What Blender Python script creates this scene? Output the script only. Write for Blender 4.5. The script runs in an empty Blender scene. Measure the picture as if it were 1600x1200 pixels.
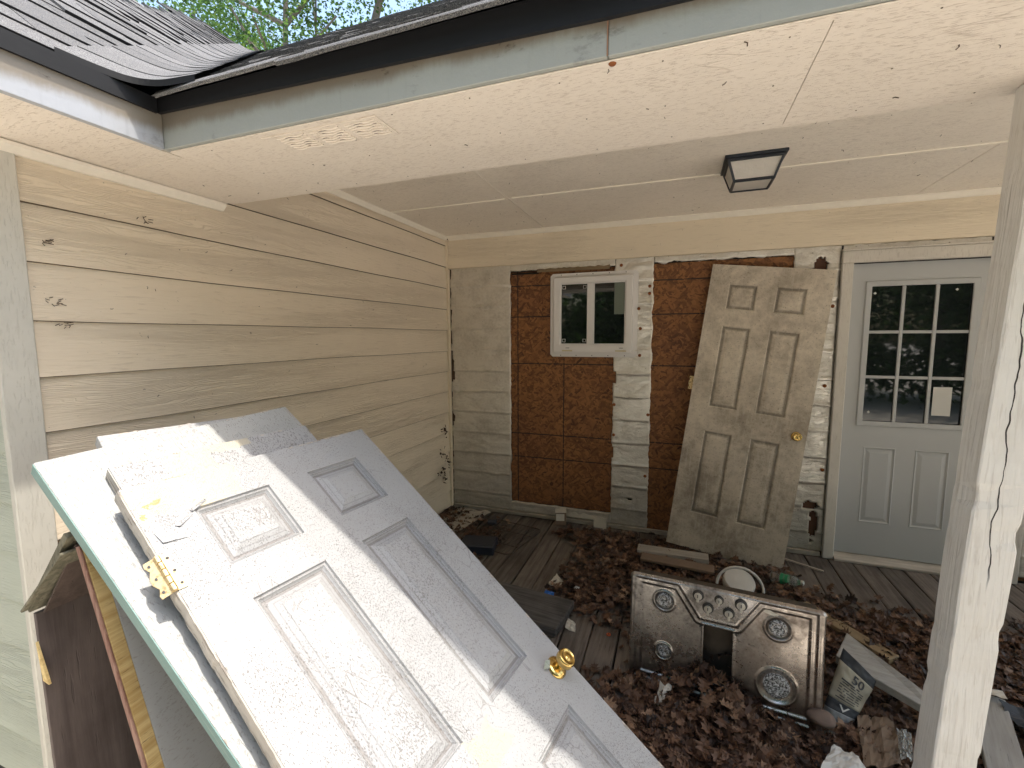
import bpy, bmesh, math, random
from mathutils import Vector, Matrix, noise as mnoise
random.seed(7)
sc = bpy.context.scene
# ------------------------------------------------------------------ camera, world, sun, exposure
YAW, PITCH, ROLL, F_PX = math.radians(20.0166), math.radians(5.906), math.radians(-0.233), 712.01
fwd = Vector((-math.sin(YAW) * math.cos(PITCH), math.cos(YAW) * math.cos(PITCH), -math.sin(PITCH)))
rgt = Vector((math.cos(YAW), math.sin(YAW), 0))
upv = rgt.cross(fwd)
r2 = math.cos(ROLL) * rgt + math.sin(ROLL) * upv
u2 = -math.sin(ROLL) * rgt + math.cos(ROLL) * upv
cd = bpy.data.cameras.new('camera')
cam = bpy.data.objects.new('camera', cd)
sc.collection.objects.link(cam)
cam.matrix_world = Matrix(((r2.x, u2.x, -fwd.x, 0), (r2.y, u2.y, -fwd.y, 0), (r2.z, u2.z, -fwd.z, 0), (0, 0, 0, 1)))
cd.sensor_width = 36.0
cd.lens = 36.0 * F_PX / 1600.0
cd.clip_start = 0.02
cd.clip_end = 400
sc.camera = cam
SUN = Vector((0.335, -0.022, 0.95)).normalized()
w = bpy.data.worlds.new('World')
sc.world = w
w.use_nodes = True
nt = w.node_tree
sky = nt.nodes.new('ShaderNodeTexSky')
sky.sky_type = 'NISHITA'
sky.sun_disc = False
sky.sun_elevation = math.asin(SUN.z)
sky.sun_rotation = math.atan2(SUN.x, SUN.y)
sky.air_density = 1.7
sky.dust_density = 4.0
sky.ozone_density = 2.5
bg = nt.nodes['Background']
bg.inputs[1].default_value = 0.15
nt.links.new(sky.outputs[0], bg.inputs[0])
sl = bpy.data.lights.new('sun', 'SUN')
sl.energy = 2.0
sl.angle = math.radians(0.9)
sl.color = (1.0, 0.93, 0.82)
so = bpy.data.objects.new('sun', sl)
sc.collection.objects.link(so)
so.rotation_euler = SUN.to_track_quat('Z', 'Y').to_euler()
so.location = (3, 0, 9)
sc.view_settings.view_transform = 'Standard'
sc.view_settings.look = 'None'
sc.view_settings.gamma = 1.0
sc.view_settings.use_curve_mapping = False
sc.view_settings.exposure = 1.42
sc.cycles.max_bounces = 8
sc.cycles.diffuse_bounces = 5

FL = -1.59       # deck level; the camera stands at the origin
C = sc.collection

# ------------------------------------------------------------------ material helper
class N:
    def __init__(s, name):
        s.m = bpy.data.materials.new(name)
        s.m.use_nodes = True
        s.t = s.m.node_tree
        s.b = s.t.nodes['Principled BSDF']
        s.tc = s.t.nodes.new('ShaderNodeTexCoord').outputs['Object']
    def n(s, k, **kw):
        x = s.t.nodes.new('ShaderNode' + k)
        for a, v in kw.items():
            setattr(x, a, v)
        return x
    def put(s, inp, v):
        if hasattr(v, 'is_output') or isinstance(v, bpy.types.NodeSocket):
            s.t.links.new(v, inp)
        else:
            if isinstance(v, tuple) and len(v) == 3 and inp.type == 'RGBA':
                v = v + (1,)
            inp.default_value = v
    def map(s, sc_=(1, 1, 1), loc=(0, 0, 0), rot=(0, 0, 0), src=None):
        x = s.n('Mapping')
        s.put(x.inputs[0], src or s.tc)
        x.inputs['Scale'].default_value = sc_
        x.inputs['Location'].default_value = loc
        x.inputs['Rotation'].default_value = rot
        return x.outputs[0]
    def rnd(s):
        return s.n('ObjectInfo').outputs['Random']
    def offs(s, k=37.0):
        # coordinates shifted by the object's own random number
        r = s.math('MULTIPLY', s.rnd(), k)
        c = s.n('CombineXYZ')
        for i in range(3):
            s.put(c.inputs[i], r)
        a = s.n('VectorMath', operation='ADD')
        s.put(a.inputs[0], s.tc); s.put(a.inputs[1], c.outputs[0])
        return a.outputs[0]
    def noise(s, scale, vec=None, detail=4, rough=.55, dist=0):
        x = s.n('TexNoise')
        s.put(x.inputs['Vector'], vec or s.tc)
        x.inputs['Scale'].default_value = scale
        x.inputs['Detail'].default_value = detail
        x.inputs['Roughness'].default_value = rough
        x.inputs['Distortion'].default_value = dist
        return x.outputs[0]
    def vor(s, scale, vec=None, feature='F1', out=0, rand=1):
        x = s.n('TexVoronoi', feature=feature)
        s.put(x.inputs['Vector'], vec or s.tc)
        x.inputs['Scale'].default_value = scale
        x.inputs['Randomness'].default_value = rand
        return x.outputs[out]
    def wave(s, scale, vec=None, dist=4, det=2, dscale=1.5, direction='X'):
        x = s.n('TexWave', bands_direction=direction)
        s.put(x.inputs['Vector'], vec or s.tc)
        x.inputs['Scale'].default_value = scale
        x.inputs['Distortion'].default_value = dist
        x.inputs['Detail'].default_value = det
        x.inputs['Detail Scale'].default_value = dscale
        return x.outputs['Fac']
    def math(s, op, a, b=0.0, c=None, clamp=False):
        x = s.n('Math', operation=op, use_clamp=clamp)
        s.put(x.inputs[0], a); s.put(x.inputs[1], b)
        if c is not None:
            s.put(x.inputs[2], c)
        return x.outputs[0]
    def step(s, v, lo, hi):
        x = s.n('MapRange', interpolation_type='SMOOTHSTEP')
        s.put(x.inputs[0], v)
        x.inputs[1].default_value = lo; x.inputs[2].default_value = hi
        return x.outputs[0]
    def mix(s, f, a, b):
        x = s.n('Mix', data_type='RGBA')
        s.put(x.inputs[0], f); s.put(x.inputs[6], a); s.put(x.inputs[7], b)
        return x.outputs[2]
    def xyz(s, src=None):
        x = s.n('SeparateXYZ')
        s.put(x.inputs[0], src or s.tc)
        return x.outputs
    def bump(s, h, dist=.002, strength=1.0):
        x = s.n('Bump')
        x.inputs['Distance'].default_value = dist
        x.inputs['Strength'].default_value = strength
        s.put(x.inputs['Height'], h)
        s.put(s.b.inputs['Normal'], x.outputs[0])
    def fin(s, col, rough=.6, metal=0.0, spec=None):
        s.put(s.b.inputs['Base Color'], col)
        s.put(s.b.inputs['Roughness'], rough)
        s.put(s.b.inputs['Metallic'], metal)
        if spec is not None:
            s.b.inputs['Specular IOR Level'].default_value = spec
        return s.m

def plain(name, col, rough=.6, metal=0.0, var=.12, scale=30, bump=.0005):
    n = N(name)
    a = n.noise(scale, detail=5)
    b = n.noise(scale * .15, detail=3)
    f = n.math('MULTIPLY', n.math('ADD', a, b), .5)
    lo = tuple(c * (1 - var * 2) for c in col); hi = tuple(min(1, c * (1 + var * 2)) for c in col)
    n.bump(a, bump)
    return n.fin(n.mix(f, lo, hi), rough, metal)

def siding_mat(name, col, dark, axis='y'):
    n = N(name)
    v = n.offs(11)
    s = (1, .10, 1) if axis == 'y' else (.10, 1, 1)
    sc2 = (1, .25, 1.6) if axis == 'y' else (.25, 1, 1.6)
    warp = n.noise(5, n.map(sc2, src=v), detail=3)
    m1 = n.map(s, src=v)
    z = n.xyz(m1)
    h = n.math('ADD', n.math('MULTIPLY', warp, 1.0), n.math('MULTIPLY', z[2], 6.0))
    g = n.math('FRACT', n.math('MULTIPLY', h, 24.0))
    g = n.math('PINGPONG', g, .5)
    fine = n.noise(120, n.map((1, .07, 1) if axis == 'y' else (.07, 1, 1), src=v), detail=5, rough=.6)
    mask = n.step(n.noise(3.0, n.map(sc2, src=v), detail=2), .38, .62)
    gl = n.math('MULTIPLY', n.step(g, .0, .16), mask)
    hh = n.math('ADD', n.math('MULTIPLY', gl, .7), n.math('MULTIPLY', fine, 1.3))
    n.bump(hh, .0026, .9)
    line = n.math('MULTIPLY', n.math('SUBTRACT', 1.0, n.step(g, .0, .10)), mask)
    line = n.math('MULTIPLY', line, n.step(n.noise(30, v, 3), .42, .6))
    crk = n.math('MULTIPLY', n.step(fine, .56, .66), n.step(n.noise(9, v, 4), .38, .60))
    grime = n.step(n.noise(2.2, v, 5, .6), .35, .75)
    c = n.mix(n.math('MULTIPLY', grime, .35), col, tuple(k * .84 for k in col))
    c = n.mix(n.math('MULTIPLY', line, .24), c, dark)
    c = n.mix(n.math('MULTIPLY', crk, .20), c, dark)
    spk = n.step(n.noise(85, v, 2), .73, .76)
    c = n.mix(n.math('MULTIPLY', spk, .5), c, (.10, .07, .05))
    return n.fin(c, .62)

def crackpaint(name, col, under, amount=1.0, along=(1, .35, 1), grime=.35, gcol=None, scale=150, axis=None):
    """old brittle paint: short dark hair cracks that follow the grain, chips, grime"""
    n = N(name)
    v = n.offs(7)
    g = n.map(along, src=v)
    a = n.noise(scale, g, 3, .6, .6)
    zone = n.noise(3.2, v, 5, .62)
    zone2 = n.noise(13, g, 4, .6)
    z = n.math('ADD', n.math('MULTIPLY', zone, .6), n.math('MULTIPLY', zone2, .4))
    thr = n.math('ADD', a, n.math('MULTIPLY', n.math('SUBTRACT', z, .5), .36 * amount))
    crack = n.step(thr, .575, .63)
    # long thin lines
    e = n.vor(34, n.map(tuple(k for k in along), src=n.math and v), 'DISTANCE_TO_EDGE')
    ln = n.math('MULTIPLY', n.math('SUBTRACT', 1.0, n.step(e, .0, .045)), n.step(n.noise(6, v, 4, .6), .52, .66))
    gr = n.step(n.noise(1.7, v, 6, .65), .40, .72)
    gr2 = n.step(n.noise(11, v, 5, .65), .45, .75)
    c = n.mix(n.math('MULTIPLY', gr, grime), col, gcol or tuple(k * .72 for k in col))
    c = n.mix(n.math('MULTIPLY', gr2, grime * .5), c, gcol or tuple(k * .7 for k in col))
    c = n.mix(n.math('MULTIPLY', crack, .6 * min(1, amount)), c, under)
    c = n.mix(n.math('MULTIPLY', ln, .5 * min(1, amount)), c, under)
    h = n.math('SUBTRACT', n.math('MULTIPLY', n.noise(40, g, 4), .35), n.math('ADD', crack, n.math('MULTIPLY', ln, .8)))
    n.bump(h, .0007, .8)
    n.v = v; n.c = c
    n.fin(c, .55)
    return n

M = {}
M['siding'] = siding_mat('cream_siding_paint', (.78, .68, .54), (.30, .22, .15))
M['siding_x'] = siding_mat('cream_band_paint', (.80, .70, .54), (.30, .22, .15), 'x')
M['green'] = siding_mat('pale_green_siding_paint', (.46, .50, .43), (.2, .22, .18), 'x')
M['trim'] = crackpaint('cream_trim_paint', (.62, .56, .45), (.22, .17, .12), .55, (1, 1, .12), .3).m
M['corner'] = crackpaint('grey_corner_board_paint', (.60, .585, .53), (.36, .34, .30), .25, (1, 1, .12), .35, scale=210).m
M['soffit'] = crackpaint('soffit_paint', (.84, .77, .68), (.42, .33, .26), .6, (.16, 1, 1), .2, (.72, .64, .54), 260).m
M['ceil'] = crackpaint('ceiling_paint', (.86, .80, .71), (.30, .25, .20), .5, (.2, 1, 1), .4, (.70, .64, .56), 230).m
M['crown'] = plain('crown_trim_paint', (.86, .81, .71), .5, 0, .06, 40, .0008)
M['door'] = crackpaint('crackled_white_door_paint', (.365, .372, .385), (.12, .10, .085), 1.25, (1, .42, 1), .25, (.31, .30, .295), 430).m
M['door2'] = crackpaint('old_white_door_paint', (.365, .372, .385), (.16, .13, .11), .9, (.38, 1, 1), .2, (.44, .41, .39), 260).m
M['doorclean'] = crackpaint('plain_white_door_paint', (.385, .395, .395), (.22, .19, .16), .6, (1, .3, 1), .15, (.46, .45, .42), 240).m
M['edge'] = crackpaint('bare_grey_door_edge', (.50, .46, .41), (.13, .10, .08), 1.2, (1, .08, 1), .6, (.28, .25, .22), 160).m
M['teal'] = crackpaint('teal_edge_paint', (.13, .255, .245), (.35, .45, .42), .5, (1, .08, 1), .4, (.27, .42, .39), 120).m

def yellow_patch_door():
    n = crackpaint('cream_patched_door_paint', (.365, .372, .385), (.12, .10, .085), 1.25, (1, .42, 1), .25, (.31, .30, .295), 430)
    x, y, z = n.xyz()
    wob = n.math('MULTIPLY', n.math('SUBTRACT', n.noise(9, n.tc, 5, .6), .5), .16)
    def blob(cx, cy, rx, ry):
        a = n.math('DIVIDE', n.math('ADD', n.math('SUBTRACT', x, cx), wob), rx)
        b = n.math('DIVIDE', n.math('ADD', n.math('SUBTRACT', y, cy), wob), ry)
        d = n.math('MAXIMUM', n.math('ABSOLUTE', a), n.math('ABSOLUTE', b))
        return n.math('SUBTRACT', 1.0, n.step(d, .93, 1.0))
    m = n.math('MAXIMUM', blob(.13, -.035, .12, .075), blob(.36, -1.035, .055, .06))
    c = n.mix(m, n.c, (.47, .43, .35))
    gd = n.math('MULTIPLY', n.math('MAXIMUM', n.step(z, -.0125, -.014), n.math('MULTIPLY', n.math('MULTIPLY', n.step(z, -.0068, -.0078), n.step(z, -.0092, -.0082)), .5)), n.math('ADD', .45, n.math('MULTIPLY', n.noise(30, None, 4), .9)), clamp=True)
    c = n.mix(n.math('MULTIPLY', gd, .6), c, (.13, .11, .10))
    cr = n.step(n.noise(160, n.map((1, .4, 1)), 3), .66, .70)
    c = n.mix(n.math('MULTIPLY', cr, .3), c, (.3, .25, .2))
    chip = n.math('MULTIPLY', blob(.045, -.07, .03, .022), n.step(n.noise(40), .52, .56))
    c = n.mix(chip, c, (.55, .30, .14))
    return n.fin(c, .55)
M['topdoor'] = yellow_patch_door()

def dirty_door():
    n = N('mildewed_beige_door_paint')
    a = n.noise(3.0, n.map((1, .8, 1)), 7, .68)
    b = n.noise(22, None, 6, .7)
    x, y, z = n.xyz()
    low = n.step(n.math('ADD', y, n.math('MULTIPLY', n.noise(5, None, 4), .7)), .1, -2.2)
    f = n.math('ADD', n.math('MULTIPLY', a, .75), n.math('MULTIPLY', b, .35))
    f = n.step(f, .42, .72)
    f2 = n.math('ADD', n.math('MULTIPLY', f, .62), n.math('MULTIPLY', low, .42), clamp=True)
    c = n.mix(f2, (.70, .625, .51), (.19, .155, .115))
    ge = n.n('NewGeometry').outputs['Pointiness']
    c = n.mix(n.math('MULTIPLY', n.step(n.noise(90, None, 3), .58, .7), .5), c, (.10, .085, .065))
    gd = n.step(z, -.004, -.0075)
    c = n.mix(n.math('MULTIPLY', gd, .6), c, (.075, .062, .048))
    streak = n.step(n.noise(60, n.map((1, .12, 1)), 4), .5, .75)
    c = n.mix(n.math('MULTIPLY', streak, .35), c, (.62, .57, .49))
    n.bump(n.noise(130, n.map((1, .1, 1)), 4), .0008)
    return n.fin(c, .7)
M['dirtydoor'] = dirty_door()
M['newdoor'] = plain('smooth_pale_grey_door_paint', (.465, .475, .47), .42, 0, .025, 8, .0002)
M['casing'] = crackpaint('casing_paint', (.66, .62, .55), (.2, .15, .1), .3, (1, 1, .12), .35).m

def osb():
    n = N('weathered_strand_board')
    # flakes: stretched voronoi cells at three angles
    cols = None
    hs = []
    base = n.noise(2.5, None, 5, .6)
    v = n.tc
    wv = n.n('VectorMath', operation='ADD')
    nz = n.n('TexNoise'); nz.inputs['Scale'].default_value = 7; n.put(nz.inputs['Vector'], v)
    n.put(wv.inputs[0], v)
    sm = n.n('VectorMath', operation='SCALE'); n.put(sm.inputs[0], nz.outputs[1]); sm.inputs['Scale'].default_value = .06
    n.put(wv.inputs[1], sm.outputs[0])
    f = None
    for i, (ang, s1, s2) in enumerate(((.5, 58, 10), (-.8, 52, 9), (1.35, 64, 12))):
        mp = n.map((s1, 1, s2), src=n.map((1, 1, 1), rot=(0, ang, 0), src=wv.outputs[0]))
        cell = n.vor(1, mp, 'F1', 1)
        bw = n.n('RGBToBW'); n.put(bw.inputs[0], cell)
        hs.append(bw.outputs[0])
    sel = n.noise(20, None, 2)
    a = n.mix(n.step(sel, .47, .49), hs[0], hs[1])
    a = n.mix(n.step(n.noise(24, n.map(loc=(5, 3, 1)), 2), .52, .54), a, hs[2])
    f = n.step(a, .1, .9)
    c = n.mix(f, (.12, .045, .014), (.31, .135, .042))
    c = n.mix(n.math('MULTIPLY', n.step(a, .12, .08), .6), c, (.045, .016, .006))
    c = n.mix(n.step(base, .42, .75), c, n.mix(f, (.10, .036, .013), (.26, .11, .04)))
    x, y, z = n.xyz()
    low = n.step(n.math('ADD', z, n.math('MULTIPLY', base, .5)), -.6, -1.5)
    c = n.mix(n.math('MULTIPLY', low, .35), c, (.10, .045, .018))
    # stamped nailing lines
    def line(co, at, wd=.006):
        d = n.math('ABSOLUTE', n.math('SUBTRACT', co, n.math('ADD', at, n.math('MULTIPLY', n.math('SUBTRACT', n.noise(12, None, 2), .5), .006))))
        return n.math('SUBTRACT', 1.0, n.step(d, wd * .5, wd))
    L = None
    for z0 in (.43, .17, -.23, -.845, -1.055):
        l = line(z, z0); L = l if L is None else n.math('MAXIMUM', L, l)
    xl = n.math('MULTIPLY', line(x, -.90), n.step(z, -.17, -.19))
    L = n.math('MAXIMUM', L, n.math('MAXIMUM', xl, line(x, -1.31)))
    L = n.math('MULTIPLY', L, n.step(n.noise(50, None, 3), .30, .44))
    c = n.mix(L, c, (.012, .008, .008))
    n.bump(n.math('ADD', a, n.math('MULTIPLY', n.noise(70), .4)), .002, .7)
    return n.fin(c, .65)
M['osb'] = osb()

def foil():
    n = N('dull_foil_facing')
    a = n.noise(3.2, None, 6, .65)
    b = n.noise(45, None, 4, .6)
    k = n.noise(14, n.map((1, 1, 2.2)), 5, .7, 1.0)
    e = n.vor(9, n.map((1, 1, 1.5)), 'DISTANCE_TO_EDGE')
    dirt = n.step(n.math('ADD', n.math('MULTIPLY', a, .7), n.math('MULTIPLY', b, .3)), .42, .72)
    x, y, z = n.xyz()
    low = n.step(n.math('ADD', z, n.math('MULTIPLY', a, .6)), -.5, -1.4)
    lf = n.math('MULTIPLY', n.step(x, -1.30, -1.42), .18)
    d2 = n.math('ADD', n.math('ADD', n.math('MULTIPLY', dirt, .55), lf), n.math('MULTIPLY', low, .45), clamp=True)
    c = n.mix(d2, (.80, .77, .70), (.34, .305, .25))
    sp = n.step(n.noise(70, None, 2), .71, .75)
    c = n.mix(sp, c, (.22, .19, .15))
    h = n.math('ADD', n.math('MULTIPLY', k, 1.0), n.math('MULTIPLY', n.step(e, 0, .03), .12))
    n.bump(h, .006, 1)
    return n.fin(c, n.math('ADD', .28, n.math('MULTIPLY', d2, .30)), n.math('SUBTRACT', .85, n.math('MULTIPLY', d2, .5)))
M['foil'] = foil()

def wood(name, a, b, gs=1.0, axis='y', rough=.8, spl=.5, dark=(.03, .024, .02)):
    n = N(name)
    v = n.offs(13)
    s = {'x': (.06, 1, 1), 'y': (1, .06, 1), 'z': (1, 1, .06)}[axis]
    g = n.noise(45 * gs, n.map(s, src=v), 6, .65, .3)
    g2 = n.noise(160 * gs, n.map(s, src=v), 3, .6)
    low = n.noise(3.5, v, 5, .6)
    c = n.mix(n.step(n.math('ADD', n.math('MULTIPLY', g, .6), n.math('MULTIPLY', low, .4)), .35, .68), a, b)
    cr = n.step(g2, .62, .70)
    c = n.mix(n.math('MULTIPLY', cr, spl), c, dark)
    hv = n.n('HueSaturation'); n.put(hv.inputs['Color'], c)
    n.put(hv.inputs['Value'], n.math('ADD', .75, n.math('MULTIPLY', n.rnd(), .5)))
    n.bump(n.math('SUBTRACT', g, n.math('MULTIPLY', cr, .6)), .0025, .8)
    return n.fin(hv.outputs[0], rough)
M['deck'] = wood('weathered_grey_decking', (.075, .060, .048), (.20, .168, .14))
M['darkwood'] = wood('rotting_dark_plank', (.035, .032, .030), (.13, .12, .11), 1, 'x', .85)
M['ply'] = wood('weathered_brown_plywood', (.055, .038, .032), (.14, .10, .085), .5, 'z', .75, .35)
M['plyedge'] = wood('weathered_plywood_edge', (.10, .095, .065), (.27, .25, .18), 1.3, 'z', .85, .7)
M['fibre'] = wood('yellow_torn_wood_fibre', (.52, .34, .12), (.85, .66, .32), 1.6, 'y', .8, .8, (.12, .07, .02))
M['redply'] = wood('red_brown_ply_layers', (.22, .10, .07), (.45, .28, .22), 2, 'z', .8, .4)
M['lumber'] = wood('yellow_lumber', (.20, .14, .075), (.33, .245, .14), 1, 'x', .7, .3)
M['paleboard'] = wood('pale_dirty_board', (.32, .285, .235), (.50, .45, .38), 1, 'x', .75, .4)
M['card'] = plain('damp_brown_cardboard', (.20, .14, .095), .85, 0, .2, 18, .001)
M['bevelboard'] = wood('pale_grey_trim_board', (.36, .34, .31), (.50, .48, .44), 1.2, 'x', .7, .35, (.2, .17, .14))
M['paper'] = plain('off_white_paper', (.62, .58, .50), .8, 0, .12, 25, .0006)
M['cleanpaper'] = plain('white_label_paper', (.62, .61, .57), .7, 0, .03, 20, .0)
M['ink'] = plain('dark_printed_ink', (.05, .05, .055), .7, 0, .05, 20, 0)
M['bag'] = plain('dusty_cement_bag_paper', (.36, .33, .255), .8, 0, .15, 18, .002)
M['bagdark'] = plain('charcoal_bag_print', (.045, .05, .058), .7, 0, .2, 18, .001)
M['bagplastic'] = plain('grey_plastic_film', (.25, .26, .26), .35, 0, .2, 12, .004)
M['whiteplastic'] = plain('grubby_white_plastic', (.58, .56, .52), .45, 0, .1, 12, .001)
M['vinyl'] = plain('white_window_vinyl', (.76, .74, .72), .38, 0, .02, 10, .0001)
M['tape'] = plain('cream_tape', (.60, .53, .33), .6, 0, .05, 30, 0)
M['black'] = plain('black_roof_flashing', (.0035, .004, .006), .7, 0, .2, 20, .0008)
M['lampmetal'] = plain('dark_slate_lamp_metal', (.028, .034, .045), .45, .3, .1, 30, .0004)
M['rust'] = plain('orange_rust', (.26, .09, .03), .85, .1, .3, 60, .002)
M['ruststain'] = plain('faint_rust_stain', (.34, .20, .13), .85, 0, .2, 60, .001)
M['orange'] = plain('orange_plastic', (.55, .11, .03), .5, 0, .1, 40, 0)
M['brownsheath'] = plain('dark_brown_sheathing', (.13, .062, .036), .8, 0, .25, 30, .001)
M['plygrey'] = wood('purple_brown_weathered_plywood', (.075, .056, .052), (.17, .135, .125), .5, 'z', .75, .3)
M['lapshade_nail'] = plain('brown_lap_shade_and_nail', (.13, .10, .065), .9, 0, .2, 60, 0)  # brown of the painted lap shadow lines, also used for nail heads
M['blue'] = plain('blue_plastic', (.03, .17, .55), .4, 0, .15, 30, .001)
M['greenlabel'] = plain('green_label', (.02, .30, .12), .45, 0, .15, 30, .001)
M['darkmetal'] = plain('dark_rusty_wire', (.10, .085, .07), .5, .7, .2, 60, .001)
M['darkbox'] = plain('dark_navy_plastic', (.018, .022, .035), .5, 0, .2, 30, .001)
M['void'] = plain('dark_gap', (.008, .007, .006), .9, 0, .2, 20, 0)
M['nest'] = plain('dry_mud_nest', (.07, .045, .03), .95, 0, .3, 60, .003)
M['stone'] = plain('brown_stone', (.17, .12, .095), .8, 0, .2, 20, .003)
M['fasciaboard'] = plain('x', (1, 1, 1))

def brass():
    n = N('polished_brass')
    a = n.noise(60, None, 3)
    n.bump(a, .0003, .5)
    return n.fin(n.mix(n.step(a, .4, .8), (.78, .55, .20), (.55, .36, .12)), .2, 1.0)
M['brass'] = brass()
def brass2():
    n = N('worn_yellow_hinge_plating')
    a = n.noise(90, None, 4)
    n.bump(a, .0003, .5)
    return n.fin(n.mix(n.step(a, .45, .75), (.80, .62, .34), (.42, .28, .13)), .38, .75)
M['hinge'] = brass2()

def fascia(name, col, dirt, zl, axis_dirt=True):
    n = N(name)
    x, y, z = n.xyz()
    wob = n.math('MULTIPLY', n.math('SUBTRACT', n.noise(4, n.map((1, 1, .3)), 6, .75), .5), .07)
    top = n.step(n.math('ADD', z, wob), zl - .016, zl + .020)
    blot = n.step(n.noise(16, n.map((.5, .5, 1)), 5, .7), .60, .70)
    run = n.step(n.noise(60, n.map((1, 1, .08)), 3), .55, .8)
    c = n.mix(n.math('MULTIPLY', run, .55), col, tuple(k * .72 for k in col))
    c = n.mix(n.math('MULTIPLY', n.noise(6, None, 5, .7), .5), c, tuple(k * .75 for k in col))
    c = n.mix(top, c, dirt)
    c = n.mix(n.math('MULTIPLY', blot, n.math('ADD', .25, n.math('MULTIPLY', top, .6), clamp=True)), c, (.05, .035, .022))
    n.bump(n.noise(80, None, 4), .001)
    return n.fin(c, .5)
M['fascia_porch'] = fascia('pale_green_grey_fascia_metal', (.40, .42, .395), (.22, .19, .15), .664)
M['fascia_wing'] = fascia('pale_blue_white_fascia_paint', (.44, .46, .50), (.24, .21, .17), .652)

def shingle():
    n = N('grey_asphalt_shingle_granules')
    v = n.offs(5)
    a = n.noise(420, v, 2, .5)
    b = n.noise(9, v, 4)
    c = n.mix(n.step(a, .35, .65), (.035, .035, .04), (.26, .255, .25))
    hv = n.n('HueSaturation'); n.put(hv.inputs['Color'], c)
    n.put(hv.inputs['Value'], n.math('ADD', .62, n.math('ADD', n.math('MULTIPLY', n.rnd(), .35), n.math('MULTIPLY', b, .25))))
    n.bump(a, .0018, 1)
    return n.fin(hv.outputs[0], .9)
M['shingle'] = shingle()

def steel():
    n = N('grimy_stainless_steel')
    a = n.noise(5, None, 6, .65)
    b = n.noise(45, None, 5, .7)
    br = n.noise(160, n.map((.04, 1, 1)), 3)
    x, y, z = n.xyz()
    g = n.step(n.math('ADD', n.math('MULTIPLY', a, .65), n.math('MULTIPLY', b, .35)), .40, .70)
    warm = n.step(n.math('ADD', x, n.math('MULTIPLY', a, .4)), .5, .85)
    c = n.mix(g, (.56, .545, .53), (.13, .12, .115))
    c = n.mix(n.math('MULTIPLY', warm, .22), c, (.56, .42, .31))
    sp = n.step(n.noise(85, None, 3), .70, .74)
    c = n.mix(sp, c, (.05, .035, .025))
    wh = n.math('MULTIPLY', n.step(n.noise(38, n.map(loc=(3, 1, 2)), 4, .7), .66, .70), n.step(a, .5, .6))
    c = n.mix(n.math('MULTIPLY', wh, .5), c, (.5, .47, .42))
    n.bump(n.math('ADD', n.math('MULTIPLY', br, .25), n.math('MULTIPLY', b, .5)), .0008, .6)
    r = n.math('ADD', .22, n.math('MULTIPLY', g, .3))
    return n.fin(c, r, 1.0)
M['steel'] = steel()
M['knobring'] = plain('dark_knob_collar', (.07, .065, .06), .5, .2, .2, 60, .0008)
M['knobmetal'] = plain('dusty_satin_knob', (.60, .57, .50), .35, .35, .12, 60, .0008)
def burner():
    n = N('white_crusted_burner')
    a = n.noise(130, None, 5, .7)
    n.bump(a, .003)
    return n.fin(n.mix(n.step(a, .42, .58), (.06, .055, .05), (.68, .68, .68)), .8, .0)
M['burner'] = burner()
def glassm(name='dark_window_glass', col=(.012, .016, .016)):
    n = N(name)
    n.bump(n.noise(1.5, None, 2), .0015, .5)
    a = n.noise(5, None, 4)
    m = n.fin(col, n.math('MULTIPLY', a, .05), 0, .9)
    return m
M['glass'] = glassm()
def frosted():
    n = N('frosted_lamp_glass')
    n.bump(n.noise(120, None, 3), .002)
    n.b.inputs['Transmission Weight'].default_value = .25
    a = n.noise(10)
    return n.fin(n.mix(a, (.62, .59, .54), (.80, .77, .70)), .35)
M['frost'] = frosted()
def clearp():
    n = N('clear_crumpled_plastic')
    n.bump(n.noise(30, None, 4), .006)
    n.b.inputs['Transmission Weight'].default_value = .85
    n.b.inputs['IOR'].default_value = 1.3
    return n.fin((.85, .88, .86), .12)
M['clear'] = clearp()

def leafmat(name, cols, trans=False):
    n = N(name)
    # each leaf carries its own tone in a vertex attribute
    at = n.n('Attribute', attribute_name='tone')
    r = n.n('ValToRGB')
    n.put(r.inputs[0], at.outputs['Fac'])
    el = r.color_ramp.elements
    el[0].position = 0; el[0].color = cols[0] + (1,)
    el[1].position = 1; el[1].color = cols[-1] + (1,)
    for i, c in enumerate(cols[1:-1]):
        e = el.new((i + 1) / (len(cols) - 1)); e.color = c + (1,)
    m = n.fin(r.outputs[0], .6)
    if trans:
        tr = n.n('BsdfTranslucent'); ms = n.n('MixShader')
        hv = n.n('HueSaturation'); n.put(hv.inputs['Color'], r.outputs[0]); hv.inputs['Value'].default_value = 1.7; hv.inputs['Saturation'].default_value = 1.1
        n.put(tr.inputs[0], hv.outputs[0])
        ms.inputs[0].default_value = .5
        out = n.t.nodes['Material Output']
        n.t.links.new(n.b.outputs[0], ms.inputs[1]); n.t.links.new(tr.outputs[0], ms.inputs[2]); n.t.links.new(ms.outputs[0], out.inputs[0])
    return m
M['deadleaf'] = leafmat('brown_dead_leaves', [(.022, .011, .007), (.080, .038, .020), (.145, .075, .042), (.27, .165, .10)])
M['treeleaf'] = leafmat('green_tree_leaves', [(.02, .045, .014), (.05, .105, .028), (.13, .20, .045)], True)
M['bark'] = plain('grey_bark', (.17, .15, .13), .9, 0, .3, 9, .02)
def yard():
    n = N('pale_bounce_ground')
    a = n.noise(2.5, None, 6, .7); b = n.noise(40, None, 4)
    n.bump(b, .02)
    c = n.mix(n.step(a, .42, .6), (.70, .635, .55), (.64, .57, .48))
    return n.fin(n.mix(b, c, (.72, .66, .57)), .95)
M['yard'] = yard()  # unseen ground, made this pale to bounce fill light into the porch

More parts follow.
